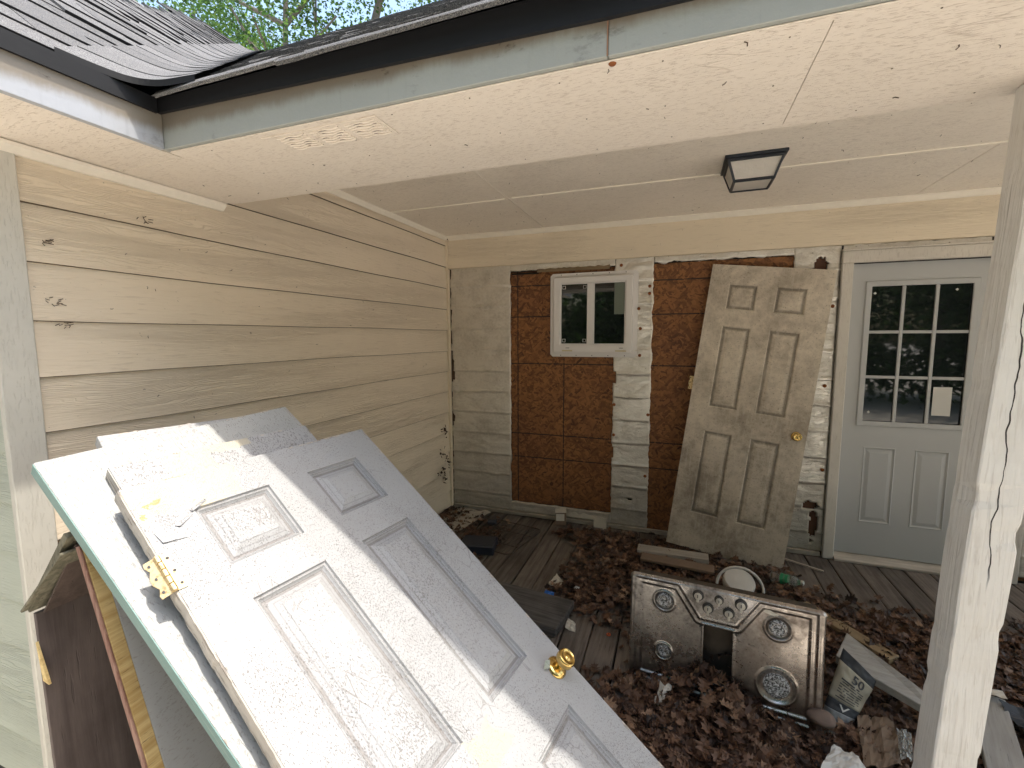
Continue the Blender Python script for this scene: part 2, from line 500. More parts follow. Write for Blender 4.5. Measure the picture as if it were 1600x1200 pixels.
# ------------------------------------------------------------------ geometry helpers
class MB:
    def __init__(s):
        s.v, s.f = [], []
        s.tone = []
    def add(s, vs, fs):
        o = len(s.v)
        s.v += [tuple(v) for v in vs]
        s.f += [tuple(i + o for i in f) for f in fs]
        return s
    def box(s, a, b, mat=None):
        (x0, y0, z0), (x1, y1, z1) = a, b
        vs = [Vector(p) for p in ((x0, y0, z0), (x1, y0, z0), (x1, y1, z0), (x0, y1, z0), (x0, y0, z1), (x1, y0, z1), (x1, y1, z1), (x0, y1, z1))]
        if mat:
            vs = [mat @ v for v in vs]
        return s.add(vs, [(0, 3, 2, 1), (4, 5, 6, 7), (0, 1, 5, 4), (1, 2, 6, 5), (2, 3, 7, 6), (3, 0, 4, 7)])
    def prism(s, pts, d):
        """pts: closed loop of 3D points, extruded by vector d"""
        n = len(pts); d = Vector(d)
        vs = [Vector(p) for p in pts] + [Vector(p) + d for p in pts]
        fs = [tuple(range(n))[::-1], tuple(range(n, 2 * n))] + [(i, (i + 1) % n, n + (i + 1) % n, n + i) for i in range(n)]
        return s.add(vs, fs)
    def lathe(s, prof, c=(0, 0, 0), axis=(0, 0, 1), seg=28):
        """prof: list of (radius, height) along axis"""
        ax = Vector(axis).normalized(); q = ax.to_track_quat('Z', 'Y'); c = Vector(c)
        vs, fs = [], []
        for r, h in prof:
            for k in range(seg):
                t = 2 * math.pi * k / seg
                vs.append(c + q @ Vector((r * math.cos(t), r * math.sin(t), h)))
        for i in range(len(prof) - 1):
            for k in range(seg):
                k2 = (k + 1) % seg
                fs.append((i * seg + k, i * seg + k2, (i + 1) * seg + k2, (i + 1) * seg + k))
        fs.append(tuple(range(seg))[::-1]); fs.append(tuple((len(prof) - 1) * seg + k for k in range(seg)))
        return s.add(vs, fs)
    def tube(s, pts, r, seg=8):
        pts = [Vector(p) for p in pts]
        rs = r if isinstance(r, (list, tuple)) else [r] * len(pts)
        vs, fs = [], []
        for i, p in enumerate(pts):
            d = (pts[min(i + 1, len(pts) - 1)] - pts[max(i - 1, 0)]).normalized()
            q = d.to_track_quat('Z', 'Y')
            for k in range(seg):
                t = 2 * math.pi * k / seg
                vs.append(p + q @ Vector((rs[i] * math.cos(t), rs[i] * math.sin(t), 0)))
        for i in range(len(pts) - 1):
            for k in range(seg):
                k2 = (k + 1) % seg
                fs.append((i * seg + k, i * seg + k2, (i + 1) * seg + k2, (i + 1) * seg + k))
        fs.append(tuple(range(seg))[::-1]); fs.append(tuple((len(pts) - 1) * seg + k for k in range(seg)))
        return s.add(vs, fs)
    def mesh(s, name, smooth=False):
        me = bpy.data.meshes.new(name)
        me.from_pydata(s.v, [], s.f)
        me.validate()
        bm = bmesh.new(); bm.from_mesh(me)
        bmesh.ops.recalc_face_normals(bm, faces=bm.faces)
        bm.to_mesh(me); bm.free()
        if smooth:
            me.shade_smooth()
        return me

def bevel(me, w, seg=1):
    bm = bmesh.new(); bm.from_mesh(me)
    es = [e for e in bm.edges if len(e.link_faces) == 2 and e.calc_face_angle() > .5]
    bmesh.ops.bevel(bm, geom=es, offset=w, segments=seg, affect='EDGES', clamp_overlap=True)
    bm.to_mesh(me); bm.free()

def put(name, me, mat, parent=None, local=False, bev=0, stuff=False, matrix=None):
    if isinstance(me, MB):
        me = me.mesh(name)
    if bev:
        bevel(me, bev)
    me.materials.append(M[mat] if isinstance(mat, str) else mat)
    o = bpy.data.objects.new(name, me)
    C.objects.link(o)
    if matrix is not None:
        o.matrix_basis = matrix
    if parent:
        o.parent = parent
        if not local:
            o.matrix_parent_inverse = WI[parent.name]
    if stuff:
        o['kind'] = 'stuff'
    return o

WI = {}
def tag(o, label, cat, group=None, kind=None):
    if kind:
        o['kind'] = kind
    if label:
        o['label'] = label
    if cat:
        o['category'] = cat
    if group:
        o['group'] = group
    return o
def thing(name, label, cat, loc=(0, 0, 0), mat=None, group=None, kind=None):
    o = bpy.data.objects.new(name, None)
    C.objects.link(o)
    m = mat if mat is not None else Matrix.Translation(loc)
    o.matrix_world = m
    WI[o.name] = m.inverted()
    o.empty_display_size = .1
    return tag(o, label, cat, group, kind)
def frame(o, x, y, z):
    x, y, z, o = Vector(x), Vector(y), Vector(z), Vector(o)
    return Matrix(((x.x, y.x, z.x, o.x), (x.y, y.y, z.y, o.y), (x.z, y.z, z.z, o.z), (0, 0, 0, 1)))
def shallow(name, src, parent, matrix):
    o = bpy.data.objects.new(name, src.data)
    C.objects.link(o)
    o.parent = parent
    o.matrix_parent_inverse = WI[parent.name]
    o.matrix_basis = matrix
    return o
def bxp(name, a, b, mat, parent, bev=.002, **kw):
    return put(name, MB().box(a, b), mat, parent, bev=bev, **kw)

# ================================================================== GROUND
XW = -1.972        # face of the cream side wall
YB = 3.735         # face of the back wall
g = MB(); n_ = 60
put('ground', MB().add([(-90, -90, -1.66), (90, -90, -1.66), (90, 120, -1.66), (-90, 120, -1.66)], [(0, 1, 2, 3)]), 'yard')
tag(bpy.data.objects['ground'], None, None, kind='structure')

# porch floor of separate boards
floor = thing('porch_floor', 'weathered grey porch deck boards littered with dead leaves', 'porch floor', (0, 2.5, FL), kind='structure')
edges = [-1.995 + .1445 * i for i in range(0, 42)]
edges = [e + 0.012 for e in edges]
for i in range(len(edges) - 1):
    x0, x1 = edges[i] + .004, edges[i + 1] - .004
    dz = random.uniform(-.003, .0025)
    if x1 > 3.9:
        break
    mb = MB(); ns = 14
    ys = [1.32 + (3.74 - 1.32) * k / ns for k in range(ns + 1)]
    vs = []
    ph = random.random() * 6
    for y in ys:
        e0 = .0015 * math.sin(y * 7 + ph); cup = .002
        z = FL + dz + .0015 * math.sin(y * 3 + ph)
        vs += [(x0 + e0, y, z - .03), (x0 + e0, y, z - .003), (x0 + .006 + e0, y, z), (x1 - .006 + e0, y, z), (x1 + e0, y, z - .003), (x1 + e0, y, z - .03)]
    fs = []
    for k in range(ns):
        for j in range(5):
            fs.append((k * 6 + j, k * 6 + j + 1, k * 6 + 7 + j, k * 6 + 6 + j))
    fs.append((0, 1, 2, 3, 4, 5)); fs.append(tuple(ns * 6 + j for j in range(6)))
    put('deck_board', mb.add(vs, fs), 'deck', floor)
put('joist', MB().box((-1.98, 1.35, FL - .14), (3.9, 1.39, FL - .036)).box((-1.98, 2.5, FL - .14), (3.9, 2.54, FL - .036)), 'darkwood', floor, stuff=True)
put('underdeck', MB().box((-1.98, 1.33, -1.656), (3.9, 3.9, -1.640)), 'void', floor)

# ================================================================== CREAM SIDE WALL
sw = thing('side_wall', 'cream lap siding wall on the left with grey corner board at its outer end', 'wall', (XW, 2.3, FL))
put('wall_core', MB().box((-2.25, .82, -1.66), (XW - .016, 4.2, .88)), 'darkwood', sw)
for k in range(5, -10, -1):
    zb = .062 + .186 * k
    zt = min(zb + .186 + .02, .883)
    if zb > .86:
        continue
    zb2 = max(zb, FL + .012)
    y0, y1 = (.868 if zb < .6 else 1.2), 3.700
    ns = 26
    vs = []
    ph = random.random() * 9
    for i in range(ns + 1):
        y = y0 + (y1 - y0) * i / ns
        wv = .0022 * math.sin(y * 2.1 + ph) + .0012 * math.sin(y * 6 + ph * 2)
        bow = .0015 * math.sin(y * 3.3 + ph)
        vs += [(XW + .0055 + bow, y, zb2 + wv), (XW - .0075 + bow, y, zb2 + wv + (.0035 if k < 0 else .0002)), (XW - .0145, y, zt), (XW - .008 + bow * .3, y, zt)]
    fs = []
    for i in range(ns):
        for a, b in ((0, 1), (1, 2), (2, 3), (3, 0)):
            fs.append((i * 4 + a, i * 4 + b, i * 4 + 4 + b, i * 4 + 4 + a))
    fs += [(0, 1, 2, 3), tuple(ns * 4 + j for j in range(4))]
    put('siding_board', MB().add(vs, fs), 'siding', sw)
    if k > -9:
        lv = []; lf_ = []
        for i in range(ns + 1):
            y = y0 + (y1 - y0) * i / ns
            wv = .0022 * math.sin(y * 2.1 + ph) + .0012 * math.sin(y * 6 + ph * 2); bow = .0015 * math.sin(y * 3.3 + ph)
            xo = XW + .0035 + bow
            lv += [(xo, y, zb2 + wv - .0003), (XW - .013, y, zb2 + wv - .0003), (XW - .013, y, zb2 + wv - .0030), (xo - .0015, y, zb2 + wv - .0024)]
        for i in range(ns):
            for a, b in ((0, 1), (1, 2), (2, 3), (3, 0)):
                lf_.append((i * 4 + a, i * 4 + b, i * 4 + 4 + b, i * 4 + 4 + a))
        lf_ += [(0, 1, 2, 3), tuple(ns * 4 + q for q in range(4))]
        put('lap_shade_line', MB().add(lv, lf_), 'lapshade_nail', sw)  # dark strip standing in for the shadow under each lap
# corner boards
def slab_path(name, pts, mat, parent):
    pass
put('corner_board', MB().prism([(XW + .012, .775, -1.655), (XW + .012, .868, -1.655), (XW - .012, .868, -1.655), (XW - .012, .775, -1.655)], (0, 0, 2.255)), 'corner', sw, bev=.003)
put('inside_corner_trim', MB().box((XW - .012, 3.700, FL + .01), (XW + .022, 3.744, .603)), 'siding_x', sw, bev=.003)
put('inside_corner_trim', MB().box((XW - .012, 3.698, .603), (XW + .014, 3.722, .86)), 'siding_x', sw, bev=.003)
# mould crown under the ceiling and the soffit
put('crown_trim', MB().prism([(XW - .004, 1.63, .884), (XW + .026, 1.63, .884), (XW + .026, 1.63, .874), (XW + .008, 1.63, .852), (XW - .004, 1.63, .852)], (0, 2.07, 0)), 'crown', sw)
put('crown_trim', MB().prism([(XW - .004, .30, .603), (XW + .034, .30, .603), (XW + .034, .30, .592), (XW + .014, .30, .572), (XW - .004, .30, .572)], (0, 1.262, 0)), 'crown', sw)
# dirt-dauber nests and dry leaf bits stuck in the corner
for (y, z, s) in ((3.55, -1.05, .035), (3.62, -1.13, .05), (3.5, -1.2, .03), (3.60, -.86, .028), (3.57, -1.28, .03)):
    mb = MB()
    for q in range(14):
        c = Vector((XW + .012 + random.uniform(-.003, .02), y + random.gauss(0, s), z + random.gauss(0, s)))
        a = Vector((random.uniform(-1, 1), random.uniform(-1, 1), random.uniform(-1, 1))).normalized() * random.uniform(.008, .022)
        b = Vector((random.uniform(-1, 1), random.uniform(-1, 1), random.uniform(-1, 1))).normalized() * random.uniform(.006, .016)
        mb.add([c - a, c + b, c + a, c - b], [(0, 1, 2, 3)])
    put('mud_nest', mb, 'nest', sw, stuff=True)
mbt = MB()
for q in range(34):
    y = random.uniform(.95, 3.5); z = random.uniform(-.35, .85 if y > 1.6 else .56)
    c = Vector((XW + .004, y, z)); L = random.uniform(.002, .008)
    a = random.random() * 6.3
    p2 = c + Vector((.004, math.cos(a) * L, math.sin(a) * L)); p3 = p2 + Vector((.001, math.cos(a + 1) * L, math.sin(a + .9) * L))
    mbt.tube([c, p2, p3], .0009, 4)
for (y, z) in ((1.23, .455), (.93, .12), (.95, .045), (.93, .32)):
    for q in range(9):
        c = Vector((XW + .004, y + random.gauss(0, .012), z + random.gauss(0, .006)))
        a = random.random() * 6.3
        mbt.tube([c, c + Vector((.006, math.cos(a) * .014, math.sin(a) * .008))], .0012, 4)
put('twig_bits', mbt, 'nest', sw, stuff=True)

# green wing front wall
gw = thing('front_wall', 'pale green lap siding wall seen left of the grey corner board', 'wall', (-2.6, .8, FL))
put('wall_core', MB().box((-6.5, .822, -1.66), (-2.252, .98, .6)), 'darkwood', gw)
for k in range(10):
    zb = -1.565 + .172 * k + (.0)
    zt = min(zb + .19, .6)
    vs = []
    for x in (-6.5, -3.5, -2.4, XW - .0125):
        vs += [(x, .789, zb), (x, .797, zb), (x, .806, zt), (x, .799, zt)]
    fs = []
    for i in range(3):
        for a, b in ((0, 1), (1, 2), (2, 3), (3, 0)):
            fs.append((i * 4 + a, i * 4 + b, i * 4 + 4 + b, i * 4 + 4 + a))
    fs += [(0, 1, 2, 3), tuple(12 + j for j in range(4))]
    put('siding_board', MB().add(vs, fs), 'green', gw)

# ================================================================== BACK WALL
bw = thing('back_wall', 'back wall stripped to torn foil sheathing and brown strand board panels', 'wall', (0, YB, FL))
put('wall_core', MB().box((-2.25, YB + .055, -1.66), (1.06, YB + .25, .9)).box((1.06, YB + .055, .52), (2.05, YB + .25, .9)).box((2.05, YB + .055, -1.66), (4.2, YB + .25, .9)), 'darkwood', bw)
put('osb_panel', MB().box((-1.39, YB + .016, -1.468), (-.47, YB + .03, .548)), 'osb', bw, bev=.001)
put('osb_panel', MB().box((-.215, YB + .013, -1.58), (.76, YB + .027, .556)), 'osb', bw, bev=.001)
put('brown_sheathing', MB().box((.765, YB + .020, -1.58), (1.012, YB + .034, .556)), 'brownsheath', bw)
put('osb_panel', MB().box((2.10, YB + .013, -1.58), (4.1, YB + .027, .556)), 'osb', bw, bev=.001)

def foil_sheet(x0, x1, z0, z1, seed, torn=(1, 1, 1, 1), holes=(), yoff=0):
    """foil faced board, creased every siding course, with ragged edges"""
    rx, rz = .011, .0105
    nx, nz = max(3, int((x1 - x0) / rx)), max(3, int((z1 - z0) / rz))
    vs, fs = [], []
    R = random.Random(seed)
    for j in range(nz + 1):
        for i in range(nx + 1):
            x = x0 + (x1 - x0) * i / nx; z = z0 + (z1 - z0) * j / nz
            if i == nx and torn[1]:
                x += .010 * mnoise.noise(Vector((seed, z * 9, 0))) + .006 * mnoise.noise(Vector((seed, z * 40, 2)))
            if i == 0 and torn[0]:
                x += .010 * mnoise.noise(Vector((seed + 9, z * 9, 0))) + .006 * mnoise.noise(Vector((seed, z * 40, 5)))
            if j == 0 and torn[2]:
                z += .018 * mnoise.noise(Vector((x * 12, seed, 4))) + .008 * mnoise.noise(Vector((x * 50, seed, 4)))
            if j == nz and torn[3]:
                z += .010 * mnoise.noise(Vector((x * 14, seed, 7)))
            zz = z + .006 * mnoise.noise(Vector((x * 3, z * 2, seed)))
            fr = ((zz + .12) / .186) % 1.0
            y = YB - .006 * (1 - fr) ** 2 - (.005 if fr < .07 else 0)
            y -= .009 * abs(mnoise.noise(Vector((x * 7, z * 12, seed)))) + .002 * mnoise.noise(Vector((x * 22, z * 34, seed)))
            vs.append((x, y + yoff, z))
    W = nx + 1
    keep = []
    for j in range(nz):
        for i in range(nx):
            cx = x0 + (x1 - x0) * (i + .5) / nx; cz = z0 + (z1 - z0) * (j + .5) / nz
            bad = False
            for hx, hz, hr, hs in holes:
                d = math.hypot((cx - hx) / hr, (cz - hz) / hs) + .45 * mnoise.noise(Vector((cx * 25, cz * 25, seed)))
                bad |= d < 1
            if not bad:
                keep.append((i, j))
    for i, j in keep:
        fs.append((j * W + i, j * W + i + 1, (j + 1) * W + i + 1, (j + 1) * W + i))
    # thickness: a rear copy
    o = len(vs)
    vs += [(a, YB + .0145 + yoff, c) for a, b, c in vs]
    ks = set(keep)
    for i, j in keep:
        fs.append((o + j * W + i, o + (j + 1) * W + i, o + (j + 1) * W + i + 1, o + j * W + i + 1))
        for (di, dj, a, b) in ((-1, 0, j * W + i, (j + 1) * W + i), (1, 0, j * W + i + 1, (j + 1) * W + i + 1), (0, -1, j * W + i, j * W + i + 1), (0, 1, (j + 1) * W + i, (j + 1) * W + i + 1)):
            if (i + di, j + dj) not in ks:
                fs.append((a, b, b + o, a + o))
    mb = MB(); mb.add(vs, fs)
    o_ = put('foil_sheet', mb, 'foil', bw)
    o_.data.shade_smooth()
    return o_
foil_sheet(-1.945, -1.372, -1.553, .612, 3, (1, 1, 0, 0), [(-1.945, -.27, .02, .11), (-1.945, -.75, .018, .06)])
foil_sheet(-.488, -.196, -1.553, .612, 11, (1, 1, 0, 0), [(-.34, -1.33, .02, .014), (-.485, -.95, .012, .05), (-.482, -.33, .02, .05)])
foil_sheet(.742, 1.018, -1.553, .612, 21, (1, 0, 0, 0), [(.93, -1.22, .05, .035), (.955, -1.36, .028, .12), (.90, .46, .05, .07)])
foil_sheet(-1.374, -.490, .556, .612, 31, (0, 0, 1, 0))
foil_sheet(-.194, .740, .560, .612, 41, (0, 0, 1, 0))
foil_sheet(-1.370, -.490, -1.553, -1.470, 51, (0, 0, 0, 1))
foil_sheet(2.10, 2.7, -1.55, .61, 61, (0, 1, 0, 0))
# ragged board splinters above the left panel and torn flaps
def ragged(x0, x1, z0, z1, y, mat, seed, name, n=26, amp=.012, d=.008):
    mb = MB(); pts = []
    for i in range(n + 1):
        x = x0 + (x1 - x0) * i / n
        pts.append((x, y, z0 + amp * .3 * mnoise.noise(Vector((x * 30, seed, 1)))))
    for i in range(n, -1, -1):
        x = x0 + (x1 - x0) * i / n
        pts.append((x, y, z1 + amp * mnoise.noise(Vector((x * 22, seed, 3))) + amp * .7 * mnoise.noise(Vector((x * 70, seed, 8)))))
    mb.prism(pts, (0, d, 0))
    return put(name, mb, mat, bw)
ragged(-1.13, -.53, .535, .562, YB - .012, 'lumber', 3, 'splintered_strip')
ragged(-1.36, -1.12, .525, .538, YB - .004, 'void', 8, 'dark_gap', 12, .004)
ragged(-.98, -.60, -1.535, -1.500, YB - .022, 'paper', 5, 'torn_foil_flap', 26, .02, .004)
ragged(-.62, -.515, -1.60, -1.50, YB - .05, 'paper', 9, 'torn_foil_flap', 12, .03, .004)
# plastic cap nails
nail = MB().lathe([(.011, 0), (.0125, .002), (.010, .0045), (.003, .005)], (0, 0, 0), (0, -1, 0), 12).mesh('cap_nail')
nail.materials.append(M['rust'])
for (x, z) in ((-.44, .555), (-.222, .385), (-.222, .33), (-.285, .06), (-.300, .215), (-.285, -.15), (-.21, -.62), (-.22, -1.12), (.97, -.35), (.985, .2), (.99, -.95), (-.475, -.55), (-.475, -.80)):
    o = bpy.data.objects.new('cap_nail', nail); C.objects.link(o)
    o.parent = bw; o.matrix_parent_inverse = WI[bw.name]; o.matrix_basis = Matrix.Translation((x, YB - .010, z))
# ragged dark seam along left end of the foil
mb = MB(); pts = []
for i in range(90):
    z = -1.54 + 2.14 * i / 89
    pts.append((-1.949 + .002 * 0, YB - .0035, z))
for i in range(89, -1, -1):
    z = -1.54 + 2.14 * i / 89
    wd = .006 + .022 * max(0, mnoise.noise(Vector((0, z * 5, 2.2)))) + .01 * max(0, mnoise.noise(Vector((3, z * 24, 2)))) + (.022 if -.40 < z < -.2 or -.78 < z < -.7 else 0)
    pts.append((-1.949 + wd, YB - .0035, z))
mb.prism(pts, (0, .004, 0))
put('torn_seam', mb, 'nest', bw)
# cream band board above, base strip below
put('band_board', MB().prism([(XW + .014, YB - .030, .606), (4.1, YB - .030, .606), (4.1, YB - .016, .862), (XW + .014, YB - .016, .862)], (0, .044, 0)), 'siding_x', bw, bev=.002)
put('crown_trim', MB().prism([(XW + .028, YB + .0, .884), (XW + .028, YB - .062, .884), (XW + .028, YB - .062, .876), (XW + .028, YB - .034, .856), (XW + .028, YB - .018, .850), (XW + .028, YB, .850)], (6.1, 0, 0)), 'crown', bw)
put('base_strip', MB().box((-1.94, YB - .028, FL + .004), (1.006, YB - .002, FL + .036)), 'paleboard', bw, bev=.003)
# torn dark layer above door
ragged(1.03, 1.80, .575, .604, YB - .002, 'foil', 14, 'torn_foil_flap', 30, .006, .004)

# ---------------------------------------------------------------- window
win = thing('slider_window', 'small white vinyl slider window set in the brown strand board', 'window', (-.66, YB, -.16))
X0, X1, Z0, Z1 = -1.012, -.306, -.166, .514
def ring(mb, x0, x1, z0, z1, w, ya, yb, ch=0):
    """rectangular ring with front at ya and back at yb"""
    o = [(x0, z0), (x1, z0), (x1, z1), (x0, z1)] if not ch else [(x0 + ch, z0), (x1 - ch, z0), (x1, z0 + ch), (x1, z1 - ch), (x1 - ch, z1), (x0 + ch, z1), (x0, z1 - ch), (x0, z0 + ch)]
    if isinstance(w, (int, float)):
        w = (w, w, w, w)
    i_ = [(x0 + w[0], z0 + w[2]), (x1 - w[1], z0 + w[2]), (x1 - w[1], z1 - w[3]), (x0 + w[0], z1 - w[3])]
    if ch:
        i_ = [i_[0], i_[1], i_[1], i_[2], i_[2], i_[3], i_[3], i_[0]]
    n = len(o)
    vs = [(x, ya, z) for x, z in o] + [(x, ya, z) for x, z in i_] + [(x, yb, z) for x, z in o] + [(x, yb, z) for x, z in i_]
    fs = []
    for k in range(n):
        k2 = (k + 1) % n
        fs += [(k, k2, n + k2, n + k), (2 * n + k, 3 * n + k, 3 * n + k2, 2 * n + k2), (k, 2 * n + k, 2 * n + k2, k2), (n + k, n + k2, 3 * n + k2, 3 * n + k)]
    mb.add(vs, fs)
    return mb
put('nailing_flange', ring(MB(), X0, X1, Z0, Z1, .045, YB - .012, YB - .006, .02), 'vinyl', win)
put('frame', ring(MB(), X0 + .038, X1 - .038, Z0 + .038, Z1 - .038, (.052, .052, .062, .045), YB - .058, YB - .010), 'vinyl', win, bev=.003)
put('inner_frame', ring(MB(), X0 + .0895, X1 - .0895, Z0 + .0995, Z1 - .0825, .010, YB - .046, YB - .012), 'vinyl', win, bev=.002)
put('meeting_rail', MB().box((-.700, YB - .050, Z0 + .1096), (-.642, YB - .014, Z1 - .0926)), 'vinyl', win, bev=.003)
put('glass_pane', MB().box((X0 + .099, YB - .030, Z0 + .109), (-.7005, YB - .024, Z1 - .092)), 'glass', win)
put('glass_pane', MB().box((-.6415, YB - .030, Z0 + .109), (X1 - .099, YB - .024, Z1 - .092)), 'glass', win)
n = N('pale_green_film'); M['film'] = n.fin((.16, .19, .155), .35)
put('sticker', MB().box((-.487, YB - .0325, .175), (X1 - .101, YB - .0303, Z1 - .094)), 'film', win)
for (x, z) in ((-.905, .385), (-.735, .385), (-.905, -.045), (-.735, -.045)):
    put('corner_clip', ring(MB(), x, x + .026, z, z + .026, .0025, YB - .033, YB - .031), 'vinyl', win)
for x in (-.90, -.47):
    put('tape_strip', MB().box((x, YB - .0605, Z0 + .046), (x + .085, YB - .0585, Z0 + .057)), 'tape', win)
    put('drain_slot', MB().box((x + .03, YB - .0603, Z0 + .072), (x + .06, YB - .0583, Z0 + .076)), 'ink', win)
for k in range(5):
    for z in (Z0 + .012, Z1 - .012):
        put('screw', MB().lathe([(.004, 0), (.0035, .002)], (X0 + .09 + k * .13, YB - .012, z), (0, -1, 0), 8), 'ink', win)

# ---------------------------------------------------------------- entry door
ed = thing('entry_door', 'pale grey entry door with nine dark panes closed in its white casing', 'door', (1.43, YB, -1.55))
DX0, DX1, DZ0, DZ1 = 1.088, 1.998, -1.545, .478
def panel_front(mb, w, h, panels, prof, z=0.0, hole=None):
    """front face of a panelled slab; x 0..w, y 0..-h; panels (x0,x1,t0,t1); prof: list of (inset, depth)"""
    xs = sorted({0, w} | {p[0] for p in panels} | {p[1] for p in panels} | ({hole[0], hole[1]} if hole else set()))
    ts = sorted({0, h} | {p[2] for p in panels} | {p[3] for p in panels} | ({hole[2], hole[3]} if hole else set()))
    for i in range(len(xs) - 1):
        for j in range(len(ts) - 1):
            cx, ct = (xs[i] + xs[i + 1]) / 2, (ts[j] + ts[j + 1]) / 2
            if any(p[0] < cx < p[1] and p[2] < ct < p[3] for p in panels) or (hole and hole[0] < cx < hole[1] and hole[2] < ct < hole[3]):
                continue
            mb.add([(xs[i], -ts[j], z), (xs[i + 1], -ts[j], z), (xs[i + 1], -ts[j + 1], z), (xs[i], -ts[j + 1], z)], [(0, 3, 2, 1)])
    for (x0, x1, t0, t1) in panels:
        rs = []
        for ins, dep in prof:
            rs.append([(x0 + ins, -t0 - ins, z + dep), (x1 - ins, -t0 - ins, z + dep), (x1 - ins, -t1 + ins, z + dep), (x0 + ins, -t1 + ins, z + dep)])
        for a, b in zip(rs[:-1], rs[1:]):
            for k in range(4):
                k2 = (k + 1) % 4
                mb.add([a[k], a[k2], b[k2], b[k]], [(0, 3, 2, 1)])
        mb.add(rs[-1], [(0, 3, 2, 1)])
PROF = [(0, 0), (.002, -.007), (.0045, -.008), (.0085, -.0055), (.013, -.012), (.016, -.0145), (.020, -.0145), (.046, -.0025), (.0485, -.0005)]
def door_mesh(name, w, h, th, panels, prof=PROF, hole=None, z=0):
    mb = MB()
    panel_front(mb, w, h, panels, prof, z, hole)
    mb.add([(0, 0, z), (w, 0, z), (w, -h, z), (0, -h, z), (0, 0, z - th), (w, 0, z - th), (w, -h, z - th), (0, -h, z - th)],
           [(4, 5, 6, 7), (0, 1, 5, 4), (1, 2, 6, 5), (2, 3, 7, 6), (3, 0, 4, 7)])
    me = bpy.data.meshes.new(name)
    me.from_pydata(mb.v, [], mb.f)
    bm = bmesh.new(); bm.from_mesh(me)
    bmesh.ops.remove_doubles(bm, verts=bm.verts, dist=1e-5)
    bmesh.ops.recalc_face_normals(bm, faces=bm.faces)
    bm.to_mesh(me); bm.free()
    return me
slab_m = frame((DX0, YB + .012, DZ1), (1, 0, 0), (0, 0, 1), (0, -1, 0))
pan = [(.148, .325, 1.255, 1.775), (.445, .70, 1.255, 1.775)]
pan = [(.140, .325, 1.245, 1.785), (.430, .615, 1.245, 1.785)]
GL = (.098, .672, .130, 1.085)
me = door_mesh('door_slab', .755, 2.02, .04, pan, [(0, 0), (.006, .003), (.012, -.003), (.018, -.004), (.036, .001), (.040, .002)], GL)
# door slab is 0.755 wide to the visible edge, the rest lies behind the post
def eput(name, mb, mat, bev=0):
    return put(name, mb, mat, ed, matrix=slab_m, bev=bev)
eput('door_slab', me, 'newdoor')
def ering(mb, x0, x1, t0, t1, w, za, zb):
    n = 4
    o = [(x0, -t0), (x1, -t0), (x1, -t1), (x0, -t1)]; i_ = [(x0 + w, -t0 - w), (x1 - w, -t0 - w), (x1 - w, -t1 + w), (x0 + w, -t1 + w)]
    vs = [(x, y, za) for x, y in o] + [(x, y, za) for x, y in i_] + [(x, y, zb) for x, y in o] + [(x, y, zb) for x, y in i_]
    fs = []
    for k in range(4):
        k2 = (k + 1) % 4
        fs += [(k, k2, n + k2, n + k), (2 * n + k, 3 * n + k, 3 * n + k2, 2 * n + k2), (k, 2 * n + k, 2 * n + k2, k2), (n + k, n + k2, 3 * n + k2, 3 * n + k)]
    return mb.add(vs, fs)
eput('window_frame', ering(MB(), GL[0] - .012, GL[1] + .012, GL[2] - .012, GL[3] + .012, .034, .011, .0005), 'newdoor', .003)
gx0, gx1, gt0, gt1 = GL[0] + .022, GL[1] - .022, GL[2] + .022, GL[3] - .022
for i in range(3):
    for j in range(3):
        a = gx0 + (gx1 - gx0) * i / 3; b = gx0 + (gx1 - gx0) * (i + 1) / 3
        c = gt0 + (gt1 - gt0) * j / 3; d = gt0 + (gt1 - gt0) * (j + 1) / 3
        eput('glass_pane', MB().box((a + .0003, -d + .0003, -.012), (b - .0003, -c - .0003, -.006)), 'glass')
for i in (1, 2):
    x = gx0 + (gx1 - gx0) * i / 3
    eput('muntin', MB().box((x - .010, -gt1 + .0004, -.005), (x + .010, -gt0 - .0004, .006)), 'newdoor', .003)
    t = gt0 + (gt1 - gt0) * i / 3
    for k in range(3):
        xa = gx0 + (gx1 - gx0) * k / 3 + (.0103 if k else .0004); xb = gx0 + (gx1 - gx0) * (k + 1) / 3 - (.0103 if k < 2 else .0004)
        eput('muntin', MB().box((xa, -t - .010, -.005), (xb, -t + .010, .005)), 'newdoor', .003)
lb = eput('label_sheet', MB().box((gx1 - .150, -gt1 + .055, -.0055), (gx1 - .052, -gt1 + .245, -.0045)), 'cleanpaper')
mb = MB()
random.seed(5)
for k in range(9):
    y = -gt1 + .222 - k * .0125
    mb.box((gx1 - .143 + (.02 if k < 2 else 0), y, -.0044), (gx1 - .143 + random.uniform(.05, .084), y + .0055, -.0040))
mb.box((gx1 - .138, -gt1 + .068, -.0044), (gx1 - .066, -gt1 + .071, -.0040))
mb.lathe([(.007, 0), (.007, .0004)], (gx1 - .137, -gt1 + .232, -.0044), (0, 0, 1), 14)
eput('printed_text', mb, 'ink').parent = ed
for (a, b) in ((gx0 + .022, -gt0 - .045), (gx1 - .075, -gt0 - .035), (gx0 + .035, -gt1 + .06)):
    q = .009
    eput('sticker', MB().prism([(a - q, b, -.0055), (a, b - q, -.0055), (a + q, b, -.0055), (a, b + q, -.0055)], (0, 0, .0006)), 'cleanpaper')
